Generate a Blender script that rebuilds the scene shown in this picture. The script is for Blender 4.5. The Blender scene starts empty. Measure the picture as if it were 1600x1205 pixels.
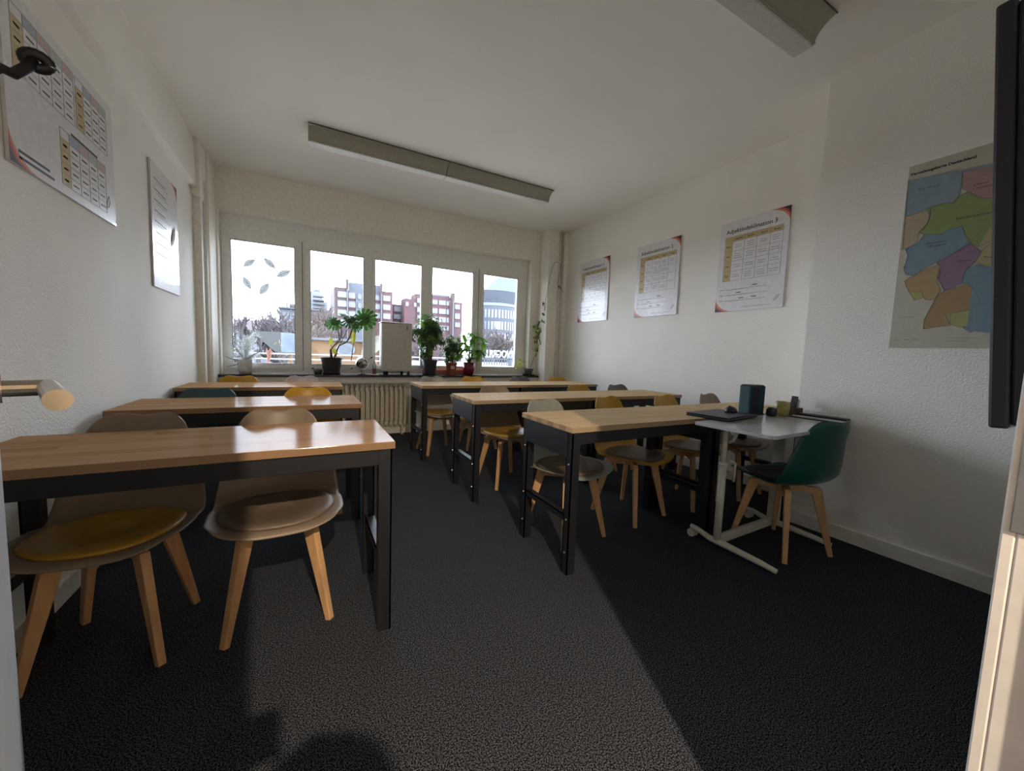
import bpy, bmesh, math, random
from mathutils import Vector, Matrix
random.seed(7)
SC = bpy.context.scene
PI = math.pi

# ------------------------------------------------------------------ camera
F_PX, PITCH, YAW, ROLL, CAM_H = 599.5, -0.0836, 0.4921, 0.0357, 1.0962
FW = Vector((math.sin(YAW)*math.cos(PITCH), math.cos(YAW)*math.cos(PITCH), math.sin(PITCH)))
_r = Vector((math.cos(YAW), -math.sin(YAW), 0)); _u = _r.cross(FW)
RT = _r*math.cos(ROLL) + _u*math.sin(ROLL)
UP = -_r*math.sin(ROLL) + _u*math.cos(ROLL)
CAMP = Vector((0, 0, CAM_H))
cam_d = bpy.data.cameras.new('camera'); cam = bpy.data.objects.new('camera', cam_d)
SC.collection.objects.link(cam)
cam_d.sensor_width = 36; cam_d.sensor_fit = 'HORIZONTAL'; cam_d.lens = F_PX/1600*36; cam_d.clip_start = 0.02; cam_d.clip_end = 2000
m = Matrix((RT, UP, -FW)).transposed().to_4x4(); m.translation = CAMP
cam.matrix_world = m
SC.camera = cam

def at(px, py, ax, v):
    """point of the place seen at a pixel of the photograph, on the plane axis = v (surveying aid)"""
    d = FW + RT*((px-800)/F_PX) + UP*((602.5-py)/F_PX)
    return CAMP + d*((v-CAMP[ax])/d[ax])

# ------------------------------------------------------------------ world, lights, exposure
SKY = 21.0
W = bpy.data.worlds.new('overcast_sky'); SC.world = W; W.use_nodes = True
nt = W.node_tree; nt.nodes.clear()
o_ = nt.nodes.new('ShaderNodeOutputWorld'); b_ = nt.nodes.new('ShaderNodeBackground')
tc = nt.nodes.new('ShaderNodeTexCoord'); sx = nt.nodes.new('ShaderNodeSeparateXYZ'); rp = nt.nodes.new('ShaderNodeValToRGB')
nt.links.new(tc.outputs['Generated'], sx.inputs[0]); nt.links.new(sx.outputs['Z'], rp.inputs[0])
rp.color_ramp.elements[0].position = 0.12; rp.color_ramp.elements[0].color = (.80, .87, 1.03, 1)
rp.color_ramp.elements[1].position = 0.55; rp.color_ramp.elements[1].color = (.40, .43, .50, 1)
nt.links.new(rp.outputs[0], b_.inputs[0]); b_.inputs[1].default_value = SKY
nt.links.new(b_.outputs[0], o_.inputs[0])

pl = bpy.data.lights.new('window_portal', 'AREA'); pl.shape = 'RECTANGLE'; pl.size = 3.82; pl.size_y = 1.6
pl.cycles.is_portal = True
po = bpy.data.objects.new('window_portal', pl); SC.collection.objects.link(po)
po.location = (1.1, 5.33, 1.55); po.rotation_euler = (-PI/2, 0, 0)

cl = bpy.data.lights.new('corridor_lamp_light', 'AREA'); cl.shape = 'DISK'; cl.size = .05; cl.energy = 185; cl.color = (1, .80, .60)
co = bpy.data.objects.new('corridor_lamp_light', cl); SC.collection.objects.link(co)
co.location = (.10, -1.5, 2.47)

SC.view_settings.view_transform = 'Standard'; SC.view_settings.look = 'None'
SC.view_settings.exposure = 0.06; SC.view_settings.gamma = 1; SC.view_settings.use_curve_mapping = False
SC.cycles.max_bounces = 10; SC.cycles.diffuse_bounces = 7; SC.cycles.glossy_bounces = 4; SC.cycles.transparent_max_bounces = 12
SC.cycles.use_denoising = True; SC.cycles.sample_clamp_indirect = 25; SC.cycles.caustics_reflective = False; SC.cycles.caustics_refractive = False

# ------------------------------------------------------------------ materials
MATS = {}
def mat(name, col, rough=.6, metal=0., noise=None, bump=None, coat=0., spec=.5, tl=0.):
    """noise=(scale, amount, stretch) varies the colour; bump=(scale, strength, distance)"""
    if name in MATS: return MATS[name]
    M = bpy.data.materials.new(name); M.use_nodes = True; n = M.node_tree.nodes; L = M.node_tree.links
    b = n['Principled BSDF']; b.inputs['Roughness'].default_value = rough; b.inputs['Metallic'].default_value = metal
    b.inputs['Specular IOR Level'].default_value = spec
    if coat: b.inputs['Coat Weight'].default_value = coat; b.inputs['Coat Roughness'].default_value = .04
    c = (*col, 1)
    b.inputs['Base Color'].default_value = c
    t = n.new('ShaderNodeTexCoord')
    amt = noise or (30, .06, (1, 1, 1))
    mp = n.new('ShaderNodeMapping'); mp.inputs['Scale'].default_value = amt[2]; L.new(t.outputs['Object'], mp.inputs[0])
    nz = n.new('ShaderNodeTexNoise'); nz.inputs['Scale'].default_value = amt[0]; nz.inputs['Detail'].default_value = 4
    L.new(mp.outputs[0], nz.inputs['Vector'])
    mr = n.new('ShaderNodeMapRange'); mr.inputs['From Min'].default_value = .3; mr.inputs['From Max'].default_value = .7
    mr.inputs['To Min'].default_value = 1-amt[1]; mr.inputs['To Max'].default_value = 1+amt[1]; L.new(nz.outputs['Fac'], mr.inputs['Value'])
    mx = n.new('ShaderNodeVectorMath'); mx.operation = 'SCALE'; mx.inputs[0].default_value = col
    L.new(mr.outputs[0], mx.inputs['Scale']); L.new(mx.outputs[0], b.inputs['Base Color'])
    if bump:
        bz = n.new('ShaderNodeTexNoise'); bz.inputs['Scale'].default_value = bump[0]; bz.inputs['Detail'].default_value = 3
        L.new(t.outputs['Object'], bz.inputs['Vector'])
        bp = n.new('ShaderNodeBump'); bp.inputs['Strength'].default_value = bump[1]; bp.inputs['Distance'].default_value = bump[2]
        L.new(bz.outputs['Fac'], bp.inputs['Height']); L.new(bp.outputs[0], b.inputs['Normal'])
    if tl:      # thin leaves let light through
        ms_ = n.new('ShaderNodeMixShader'); ts = n.new('ShaderNodeBsdfTranslucent'); ms_.inputs[0].default_value = tl
        L.new(mx.outputs[0], ts.inputs[0]); L.new(b.outputs[0], ms_.inputs[1]); L.new(ts.outputs[0], ms_.inputs[2]); L.new(ms_.outputs[0], n['Material Output'].inputs[0])
    MATS[name] = M; return M

def carpet():
    M = bpy.data.materials.new('carpet'); M.use_nodes = True; n = M.node_tree.nodes; L = M.node_tree.links; b = n['Principled BSDF']
    t = n.new('ShaderNodeTexCoord')
    nz = n.new('ShaderNodeTexNoise'); nz.inputs['Scale'].default_value = 250; nz.inputs['Detail'].default_value = 3; L.new(t.outputs['Object'], nz.inputs['Vector'])
    r = n.new('ShaderNodeValToRGB'); e = r.color_ramp.elements
    e[0].position = .44; e[0].color = (.003, .004, .006, 1); e[1].position = .62; e[1].color = (.108, .115, .130, 1)
    L.new(nz.outputs['Fac'], r.inputs[0]); L.new(r.outputs[0], b.inputs['Base Color'])
    b.inputs['Roughness'].default_value = 1; b.inputs['Specular IOR Level'].default_value = .03
    bp = n.new('ShaderNodeBump'); bp.inputs['Strength'].default_value = .8; bp.inputs['Distance'].default_value = .004
    L.new(nz.outputs['Fac'], bp.inputs['Height']); L.new(bp.outputs[0], b.inputs['Normal'])
    return M

def stave_wood(name, c1, c2, rough=.12, width=.055, length=.38, gloss=.05):
    M = bpy.data.materials.new(name); M.use_nodes = True; n = M.node_tree.nodes; L = M.node_tree.links; b = n['Principled BSDF']
    t = n.new('ShaderNodeTexCoord')
    br = n.new('ShaderNodeTexBrick'); br.inputs['Scale'].default_value = 1; br.inputs['Brick Width'].default_value = length
    br.inputs['Row Height'].default_value = width; br.inputs['Mortar Size'].default_value = .0006; br.inputs['Mortar Smooth'].default_value = .1
    br.inputs['Color1'].default_value = (*c1, 1); br.inputs['Color2'].default_value = (*c2, 1); br.inputs['Mortar'].default_value = (*[x*.7 for x in c1], 1)
    L.new(t.outputs['Object'], br.inputs['Vector'])
    mp = n.new('ShaderNodeMapping'); mp.inputs['Scale'].default_value = (3, 60, 60); L.new(t.outputs['Object'], mp.inputs[0])
    nz = n.new('ShaderNodeTexNoise'); nz.inputs['Scale'].default_value = 1.2; nz.inputs['Detail'].default_value = 5; L.new(mp.outputs[0], nz.inputs['Vector'])
    mr = n.new('ShaderNodeMapRange'); mr.inputs['To Min'].default_value = .8; mr.inputs['To Max'].default_value = 1.16; L.new(nz.outputs['Fac'], mr.inputs['Value'])
    mx = n.new('ShaderNodeVectorMath'); mx.operation = 'SCALE'; L.new(br.outputs['Color'], mx.inputs[0]); L.new(mr.outputs[0], mx.inputs['Scale'])
    L.new(mx.outputs[0], b.inputs['Base Color']); b.inputs['Roughness'].default_value = rough
    b.inputs['Specular IOR Level'].default_value = 0
    ms_ = n.new('ShaderNodeMixShader'); gs = n.new('ShaderNodeBsdfGlossy'); gs.inputs['Roughness'].default_value = rough; ms_.inputs[0].default_value = gloss
    L.new(b.outputs[0], ms_.inputs[1]); L.new(gs.outputs[0], ms_.inputs[2]); L.new(ms_.outputs[0], n['Material Output'].inputs[0])
    return M

def glass_mat(name, tint, gl=.08):
    M = bpy.data.materials.new(name); M.use_nodes = True; n = M.node_tree.nodes; L = M.node_tree.links; n.clear()
    o = n.new('ShaderNodeOutputMaterial'); mx = n.new('ShaderNodeMixShader'); tr = n.new('ShaderNodeBsdfTransparent'); g = n.new('ShaderNodeBsdfGlossy')
    tr.inputs[0].default_value = (*tint, 1); g.inputs['Roughness'].default_value = .02
    fr = n.new('ShaderNodeFresnel'); fr.inputs['IOR'].default_value = 1.45
    mu = n.new('ShaderNodeMath'); mu.operation = 'MULTIPLY'; mu.inputs[1].default_value = gl*10; L.new(fr.outputs[0], mu.inputs[0])
    L.new(mu.outputs[0], mx.inputs[0]); L.new(tr.outputs[0], mx.inputs[1]); L.new(g.outputs[0], mx.inputs[2]); L.new(mx.outputs[0], o.inputs[0])
    return M

WALL = mat('woodchip_wall_paint', (.86, .835, .775), .85, noise=(3, .02, (1, 1, 1)), bump=(110, .7, .005))
CEIL = mat('ceiling_paint', (.88, .85, .79), .9, noise=(2, .02, (1, 1, 1)))
TRIM = mat('white_trim_paint', (.82, .81, .75), .5)
NICHE = mat('niche_paint', (.88, .85, .77), .8)
PVC = mat('window_frame_plastic', (.86, .86, .83), .35)
CARPET = carpet()
TABLEWOOD = stave_wood('beech_stave_tabletop', (.46, .28, .15), (.35, .20, .10))
OAKWOOD = stave_wood('light_oak_tabletop', (.58, .43, .26), (.53, .38, .22), .25, gloss=.028)
BLACK = mat('black_powder_steel', (.012, .013, .016), .42, noise=(60, .15, (1, 1, 1)))
STEEL = mat('brushed_steel', (.6, .58, .55), .3, 1)
BRASS = mat('satin_brass_steel', (.62, .56, .46), .22, 1)
CHROME = mat('chrome', (.75, .75, .75), .12, 1)
LEGWOOD = mat('beech_leg', (.60, .36, .17), .45, noise=(4, .18, (8, 8, 1)))
RADP = mat('radiator_paint', (.62, .56, .45), .45)
SILL = mat('dark_stone_sill', (.02, .02, .022), .22, noise=(50, .3, (1, 1, 1)))
DARKPL = mat('dark_plastic', (.02, .021, .024), .4)
SOIL = mat('potting_soil', (.05, .03, .02), .95, noise=(120, .5, (1, 1, 1)))
GREEN = mat('green_leaf', (.06, .17, .03), .4, noise=(18, .5, (1, 1, 1)), tl=.25)
DEEPG = mat('deep_green_leaf', (.04, .10, .03), .35, noise=(22, .6, (1, 1, 1)), tl=.2)
BRIGHTG = mat('bright_green_leaf', (.13, .30, .03), .4, noise=(14, .35, (1, 1, 1)), tl=.35)
YELG = mat('yellow_green_leaf', (.36, .38, .05), .5, noise=(10, .3, (1, 1, 1)), tl=.3)
VARI = mat('variegated_leaf', (.26, .34, .14), .4, noise=(60, .6, (1, 1, 1)), tl=.25)
STEM = mat('brown_stem', (.13, .08, .045), .8)
GSTEM = mat('green_stem', (.10, .15, .04), .6)
FROST = mat('frosted_white_foliage', (.74, .77, .76), .8, noise=(30, .15, (1, 1, 1)), tl=.35)
PAPER = mat('poster_sheet', (.74, .73, .74), .35, coat=.35)
GLASS = glass_mat('window_glass', (.97, .985, .98))

# ------------------------------------------------------------------ helpers
class MB:
    def __init__(s): s.v = []; s.f = []; s.mi = []; s.k = 0
    def add(s, vs, fs):
        b = len(s.v); s.v += [tuple(v) for v in vs]; s.f += [tuple(b+i for i in f) for f in fs]; s.mi += [s.k]*len(fs); return s
    def box(s, x0, x1, y0, y1, z0, z1):
        x0, x1 = sorted((x0, x1)); y0, y1 = sorted((y0, y1)); z0, z1 = sorted((z0, z1))
        return s.add([(x0,y0,z0),(x1,y0,z0),(x1,y1,z0),(x0,y1,z0),(x0,y0,z1),(x1,y0,z1),(x1,y1,z1),(x0,y1,z1)],
                     [(0,3,2,1),(4,5,6,7),(0,1,5,4),(1,2,6,5),(2,3,7,6),(3,0,4,7)])
    def bar(s, a, b, w0, h0, w1=None, h1=None, up=(0,0,1), twist=0):
        a = Vector(a); b = Vector(b); w1 = w0 if w1 is None else w1; h1 = h0 if h1 is None else h1
        d = (b-a).normalized(); u = Vector(up)
        if abs(d.dot(u)) > .98: u = Vector((0,1,0))
        x = d.cross(u).normalized(); y = x.cross(d)
        if twist: x, y = x*math.cos(twist)+y*math.sin(twist), -x*math.sin(twist)+y*math.cos(twist)
        vs = []
        for p, w, h in ((a, w0, h0), (b, w1, h1)):
            for sx_, sy_ in ((-1,-1),(1,-1),(1,1),(-1,1)): vs.append(p + x*sx_*w/2 + y*sy_*h/2)
        return s.add(vs, [(0,1,2,3),(7,6,5,4),(0,4,5,1),(1,5,6,2),(2,6,7,3),(3,7,4,0)])
    def tube(s, pts, r, n=8, caps=True):
        pts = [Vector(p) for p in pts]; rs = r if isinstance(r, (list, tuple)) else [r]*len(pts)
        vs = []; px = None
        for i, p in enumerate(pts):
            d = (pts[min(i+1, len(pts)-1)] - pts[max(i-1, 0)]).normalized()
            if px is None:
                u = Vector((0,0,1)) if abs(d.z) < .9 else Vector((0,1,0)); px = d.cross(u).normalized()
            px = (px - d*px.dot(d)).normalized(); py = d.cross(px)
            for k in range(n):
                a = 2*PI*k/n; vs.append(p + (px*math.cos(a) + py*math.sin(a))*rs[i])
        fs = [(i*n+k, i*n+(k+1)%n, (i+1)*n+(k+1)%n, (i+1)*n+k) for i in range(len(pts)-1) for k in range(n)]
        if caps: fs += [tuple(range(n))[::-1], tuple((len(pts)-1)*n+k for k in range(n))]
        return s.add(vs, fs)
    def lathe(s, prof, c=(0,0,0), n=24):
        vs = []
        for r, z in prof:
            for k in range(n): a = 2*PI*k/n; vs.append((c[0]+r*math.cos(a), c[1]+r*math.sin(a), c[2]+z))
        fs = [(i*n+k, i*n+(k+1)%n, (i+1)*n+(k+1)%n, (i+1)*n+k) for i in range(len(prof)-1) for k in range(n)]
        if prof[0][0] > 1e-4: fs.append(tuple(range(n))[::-1])
        if prof[-1][0] > 1e-4: fs.append(tuple((len(prof)-1)*n+k for k in range(n)))
        return s.add(vs, fs)
    def prism(s, poly, f0, f1):
        """poly: 2-D points; f0/f1 map (a,b) to 3-D for the two ends"""
        n = len(poly); vs = [f0(*p) for p in poly] + [f1(*p) for p in poly]
        fs = [tuple(range(n))[::-1], tuple(range(n, 2*n))] + [(i, (i+1) % n, n+(i+1) % n, n+i) for i in range(n)]
        return s.add(vs, fs)
    def poly(s, pts): return s.add(pts, [tuple(range(len(pts)))])
    def leaf(s, base, tip, w, nrm, seg=4, droop=.0, shape=None):
        base = Vector(base); tip = Vector(tip); d = tip-base; nrm = Vector(nrm)
        side = d.cross(nrm)
        if side.length < 1e-6: side = d.cross(Vector((.3,.5,.8)))
        side.normalize(); n2 = side.cross(d).normalized(); vs = []
        for i in range(seg+1):
            t = i/seg; c = base + d*t + n2*(-droop*t*t*d.length)
            h = w/2*(math.sin(PI*min(1, t*.92+.06))**.8 if not shape else shape(t))
            vs += [c - side*h + n2*h*.25, c, c + side*h + n2*h*.25]
        fs = []
        for i in range(seg):
            a = i*3; fs += [(a, a+1, a+4, a+3), (a+1, a+2, a+5, a+4)]
        return s.add(vs, fs)
    def build(s, name, mats, parent=None, smooth=False, bevel=0, solid=0, sub=0):
        me = bpy.data.meshes.new(name); me.from_pydata(s.v, [], s.f)
        mats = mats if isinstance(mats, (list, tuple)) else [mats]
        for m_ in mats: me.materials.append(m_)
        for p, i in zip(me.polygons, s.mi): p.material_index = min(i, len(mats)-1); p.use_smooth = smooth
        bm = bmesh.new(); bm.from_mesh(me)
        if not solid: bmesh.ops.recalc_face_normals(bm, faces=bm.faces)
        bm.to_mesh(me); bm.free(); me.update()
        o = bpy.data.objects.new(name, me); SC.collection.objects.link(o)
        if parent: o.parent = parent
        if solid: md = o.modifiers.new('s', 'SOLIDIFY'); md.thickness = solid; md.offset = 0
        if sub: md = o.modifiers.new('u', 'SUBSURF'); md.levels = sub; md.render_levels = sub
        if bevel: md = o.modifiers.new('b', 'BEVEL'); md.width = bevel; md.segments = 2; md.limit_method = 'ANGLE'
        return o

def empty(name, label, cat, loc=(0,0,0), rz=0, group=None):
    o = bpy.data.objects.new(name, None); o.empty_display_size = .1; SC.collection.objects.link(o)
    o.location = loc; o.rotation_euler = (0, 0, rz)
    return tag(o, label, cat, group)
def tag(o, label=None, cat=None, group=None, kind=None):
    if label: o['label'] = label
    if cat: o['category'] = cat
    if group: o['group'] = group
    if kind: o['kind'] = kind
    return o
def struct(name, mb, m_, label=None, cat=None, parent=None, **k):
    o = mb.build(name, m_, parent, **k); o['kind'] = 'structure'
    if label: o['label'] = label
    if cat: o['category'] = cat
    return o
def copy_tree(src, parent=None):
    c = src.copy(); SC.collection.objects.link(c); c.parent = parent
    for ch in list(src.children): copy_tree(ch, c)
    return c
def text(body, size, mtx, m_, name='lettering', parent=None, align='LEFT', ext=.0006, bold=0):
    cu = bpy.data.curves.new(name, 'FONT'); cu.body = body; cu.size = size; cu.align_x = align; cu.extrude = ext; cu.offset = bold
    cu.resolution_u = 3
    o = bpy.data.objects.new(name, cu); SC.collection.objects.link(o); cu.materials.append(m_)
    dg = bpy.context.evaluated_depsgraph_get(); me = bpy.data.meshes.new_from_object(o.evaluated_get(dg))
    bpy.data.objects.remove(o); me.transform(mtx)
    q = bpy.data.objects.new(name, me); SC.collection.objects.link(q)
    if parent: q.parent = parent
    return q

# ------------------------------------------------------------------ room shell
XL, XR, XM, YM, YW, ZC = -.91, 3.47, 2.965, 1.374, 5.10, 2.92
YD = .115       # room side of the door wall
struct('floor', MB().box(-1.2, 3.8, -2.7, 5.3, -.12, 0), CARPET, 'dark charcoal flecked carpet over the whole room', 'floor')
struct('ceiling', MB().box(-1.2, 3.8, -.02, 5.3, ZC, ZC+.15), CEIL, 'plain off-white ceiling', 'ceiling')
struct('wall_left', MB().box(-1.15, XL, -.02, 5.3, 0, ZC), WALL, 'white woodchip wall on the left of the window', 'wall')
struct('wall_right', MB().box(XR, 3.75, YM, 5.3, 0, ZC), WALL, 'white wall with the three declension posters', 'wall')
struct('wall_right_step', MB().box(XM, 3.75, -.02, YM, 0, ZC), WALL, 'projecting white woodchip wall holding the map', 'wall')
w = MB()     # window wall with its opening
w.box(XL-.05, XR+.05, YW, YW+.2, 0, .735); w.box(XL-.05, XR+.05, YW, YW+.2, 2.5, ZC)
w.box(XL-.05, -.812, YW, YW+.2, .735, 2.5); w.box(3.0, XR+.05, YW, YW+.2, .735, 2.5)
struct('wall_window', w, NICHE, 'cream window wall around the strip of windows', 'wall')
struct('trim_1', MB().box(-.812, 3.0, 5.235, 5.30, 2.32, 2.5), PVC, 'pale blind box panel above the windows', 'panel')
# sloping fascia under the ceiling along the left wall
fp = [(-1.0, 2.47), (XL-.001, 2.47), (-.885, 2.495), (-1.035, ZC+.01), (-1.1, ZC+.01)]
fm = MB(); fp = [(XL-.02, 2.472), (-.885, 2.488), (-.868, 2.50), (-.885, 2.93), (-.93, 2.93)]
fm.prism(fp, lambda a, b: (a, .115, b), lambda a, b: (a, 4.56, b))
struct('trim_2', fm, CEIL, 'boxed-in beam running below the ceiling on the left', 'beam')
# left pilaster of stepped pipe boxing
pm = MB(); pm.box(XL-.02, -.853, 4.60, YW, 0, 2.42); pm.box(XL-.02, -.845, 4.54, YW, 2.42, ZC); pm.box(-.88, -.828, 4.80, YW, 0, ZC)
struct('trim_3', pm, NICHE, 'stepped pipe boxing left of the window', 'boxing')
struct('trim_4', MB().tube([(-.845, 4.70, 0), (-.845, 4.70, 2.60)], .016, 12), TRIM, 'thin white heating pipe left of the window', 'pipe', smooth=True)
# right pilaster
pm = MB(); pm.box(3.14, 3.31, 4.85, YW, 0, ZC); pm.box(3.41, XR+.01, 4.85, YW, 0, ZC); pm.box(3.30, 3.42, 4.95, YW, 0, ZC)
struct('trim_5', pm, NICHE, 'boxed pilaster right of the window', 'boxing')
struct('trim_6', MB().tube([(3.36, 4.90, 0), (3.36, 4.90, ZC)], .030, 14), TRIM, 'round painted riser pipe in the right pilaster', 'pipe', smooth=True)
# door wall
w = MB(); w.box(-1.15, -.10, -.02, YD-.012, 0, ZC); w.box(.80, XM, -.02, YD-.012, 0, ZC); w.box(-.10, .80, -.02, YD-.012, 2.08, ZC)
struct('wall_door', w, WALL, 'wall with the doorway', 'wall')
# skirting
sk = MB().box(XL, XL+.016, .12, 4.6, 0, .085); struct('baseboard_left', sk, TRIM, 'painted skirting along the left wall', 'skirting')
sk = MB().box(XR-.016, XR, YM, 4.85, 0, .085); struct('baseboard_right', sk, TRIM, 'painted skirting below the posters', 'skirting')
sk = MB(); sk.box(XM-.016, XM, .115, YM+.016, 0, .085); sk.box(XM-.016, XR, YM, YM+.016, 0, .085)
struct('baseboard_step', sk, TRIM, 'painted skirting below the map', 'skirting')
sk = MB().box(-.82, 3.14, YW-.02, YW, 0, .085); struct('baseboard_window', sk, NICHE, 'painted skirting below the radiators', 'skirting')
sk = MB().box(.80, XM, YD-.012, YD+.004, 0, .085); struct('baseboard_door', sk, TRIM, 'painted skirting beside the doorway', 'skirting')
# sill
struct('trim_7', MB().box(-.826, 3.138, 5.0, 5.235, .74, .766), SILL, 'thin dark stone window sill', 'sill', bevel=.004)
struct('trim_8', MB().box(-.826, 3.138, 5.03, YW, .665, .74), NICHE, 'cream ledge board under the dark sill', 'ledge')

# ------------------------------------------------------------------ windows
panes = [(-.81, -.04, -.727, -.118), (-.04, .703, .040, .640), (.703, 1.44, .772, 1.372), (1.44, 2.2, 1.513, 2.118), (2.2, 3.0, 2.277, 2.845)]
for i, (x0, x1, g0, g1) in enumerate(panes):
    g_z0, g_z1 = .877, 2.23
    f = MB(); y0, y1 = 5.235, 5.30
    f.box(x0, g0, y0, y1, .766, 2.32); f.box(g1, x1, y0, y1, .766, 2.32)
    f.box(g0, g1, y0, y1, .766, g_z0); f.box(g0, g1, y0, y1, g_z1, 2.32)
    fr = struct(f'window_{i+1}', f, PVC, f'{["leftmost casement with leaf stickers on its pane","casement behind the split-leaf plant","fixed pane behind the white appliance","casement behind the bushy pot plants","rightmost casement, round tower outside"][i]}', 'window')
    s = MB()
    for a, b, c, d in ((g0-.035, g0, .825, 2.275), (g1, g1+.035, .825, 2.275)): s.box(a, b, y0-.012, y0, c, d)
    s.box(g0, g1, y0-.012, y0, .825, g_z0); s.box(g0, g1, y0-.012, y0, g_z1, 2.275)
    s.build('sash', PVC, fr)
    s = MB(); e = .008
    s.box(g0, g0+e, y0-.004, y0+.02, g_z0, g_z1); s.box(g1-e, g1, y0-.004, y0+.02, g_z0, g_z1); s.box(g0+e, g1-e, y0-.004, y0+.02, g_z0, g_z0+e); s.box(g0+e, g1-e, y0-.004, y0+.02, g_z1-e, g_z1)
    s.build('seal', mat('grey_seal', (.35, .35, .36), .5), fr)
    MB().box(g0, g1, 5.27, 5.274, g_z0, g_z1).build('pane', GLASS, fr)
    if i in (0, 3):
        h = MB(); hx = x1-.03; h.box(hx-.014, hx+.014, y0-.03, y0-.012, 1.50, 1.57); h.bar((hx, y0-.045, 1.555), (hx, y0-.045, 1.43), .018, .014); h.box(hx-.008, hx+.008, y0-.045, y0-.03, 1.54, 1.56)
        h.build('window_handle', PVC, fr)
for x in (-.04, 2.2):
    struct('trim_9', MB().box(x-.003, x+.003, 5.2215, 5.2235, .80, 2.30), mat('dark_gap', (.05, .05, .05), .8), 'dark gap between two casements', 'gap')

# leaf stickers
LEAFST = glass_mat('leaf_sticker_film', (.038, .038, .036), .0); LEAFST2 = glass_mat('leaf_sticker_line', (.018, .018, .017), .0)
for i, (px, py, ang, sz, lb) in enumerate([(391, 410, .7, .11, 'pale leaf sticker high on the leftmost pane'), (423, 413, -.75, .115, 'curled leaf sticker at the top middle of the leftmost pane'),
        (445, 427, .55, .125, 'darker leaf sticker nearest the right edge of the leftmost pane'), (387, 444, -1.1, .115, 'curled leaf sticker low on the left of the leftmost pane'), (414, 450, 1.0, .125, 'lowest leaf sticker with a dark tip on the leftmost pane')]):
    p = at(px, py, 1, 5.266); d = Vector((math.cos(ang), 0, math.sin(ang)))*sz/2*1.2; q = Vector((-math.sin(ang), 0, math.cos(ang)))
    mb = MB(); mb.leaf(p-d*1.2, p+d*.9, sz*.62, (0, -1, 0), 6); mb.k = 1; mb.tube([p-d*1.2, p, p+d*1.4], .0016, 4)
    for k in range(3):
        c = p-d+d*(.3+.45*k); mb.tube([c, c+d*.3+q*sz*.24], .0010, 3); mb.tube([c, c+d*.3-q*sz*.24], .0010, 3)
    tag(mb.build('leaf_sticker', [LEAFST, LEAFST2]), lb, 'sticker', 'leaf stickers on the window')

# ------------------------------------------------------------------ radiators
def radiator(x0, n, label):
    r = empty('radiator', label, 'radiator', (x0, 5.03, 0), 0, 'radiators below the window')
    pitch = .058
    for k in range(n):
        m_ = MB(); x = pitch*(k+.5)
        for dy in (-.045, .0, .035):
            pr = [(x, dy, .115), (x, dy, .14), (x, dy, .60), (x, dy, .645)]
            m_.tube(pr, [.010, .0165, .0165, .010], 8)
        m_.box(x-.024, x+.024, -.055, .045, .135, .175); m_.box(x-.024, x+.024, -.055, .045, .575, .615)
        m_.build('radiator_section', RADP, r, smooth=False, bevel=.004)
    L = pitch*n
    v = MB(); v.tube([(L, 0, .60), (L+.03, -.01, .60)], .012); v.lathe([(.017, 0), (.019, .01), (.019, .085), (.014, .095)], (L+.025, -.045, .51), 12)
    v.build('thermostat_valve', mat('valve_white', (.72, .70, .66), .4), r)
    v = MB(); v.tube([(L+.025, .0, .51), (L+.025, .03, .30), (L+.025, .05, .12)], .009)
    v.build('feed_pipe', RADP, r, smooth=True)
    for x in (.06, L-.06): MB().box(x-.012, x+.012, -.03, .04, 0.0, .135).build('foot', RADP, r)
radiator(.10, 18, 'cream ribbed radiator in the open gap between the table blocks')
radiator(1.88, 18, 'cream ribbed radiator behind the right hand rear tables')

# ------------------------------------------------------------------ desks (black steel frames)
DW, DH = .493, .75
def desk(L, side_h, wood, label, loc, group, bolts=True, end=(1, 1)):
    r = empty('classroom_table', label, 'table', loc, 0, group)
    MB().box(0, L, 0, DW, DH-.028, DH).build('tabletop', wood, r, bevel=.002)
    z1 = DH-.028; t = .04
    for y in (.012, DW-.052): MB().box(.012, L-.012, y, y+.04, z1-.062, z1).build('long_rail', BLACK, r, bevel=.002)
    for x in (.006, L-.030): MB().box(x, x+.024, .05, DW-.05, z1-side_h, z1).build('end_rail', BLACK, r, bevel=.002)
    for x in (.010, L-.058):
        for y in (.008, DW-.056):
            g = MB(); inn = x < L/2
            g.box(x, x+.048, y, y+.006, .0, z1); g.box(x if inn else x+.042, (x+.006) if inn else x+.048, y, y+.048, .0, z1)
            g.box(x, x+.048, y+.042, y+.048, 0, z1); g.box(x+.042 if inn else x, x+.048 if inn else x+.006, y+.006, y+.042, .0, z1)
            lg = g.build('leg', BLACK, r)
            b = MB()
            for z in (.11, .28, .56):
                b.lathe([(.006, 0), (.005, .004), (.0, .005)], (0, 0, 0), 8)
                for i in range(len(b.v)-24, len(b.v)):
                    v = b.v[i]; b.v[i] = (x-v[2] if inn else x+.048+v[2], y+.024+v[0], z+v[1])
            b.build('bolt', STEEL, lg)
        c = MB(); c.box(x+.004, x+.044, .05, DW-.05, .292, .297); c.box(x+.004, x+.009, .05, DW-.05, .265, .297)
        c.build('cross_bar', BLACK, r)
    b = MB()
    for x in (.028, .052, L-.052, L-.028):
        for k in range(8): pass
        b.add([(x+.007*math.cos(a), .0115, z1-.032+.007*math.sin(a)) for a in [i*PI/4 for i in range(8)]] +
              [(x+.005*math.cos(a), .007, z1-.032+.005*math.sin(a)) for a in [i*PI/4 for i in range(8)]],
              [tuple(range(8, 16))[::-1]] + [(i, (i+1) % 8, 8+(i+1) % 8, 8+i) for i in range(8)])
    b.build('rail_bolt', DARKPL, r)
    return r
LL = 1.172
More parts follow.
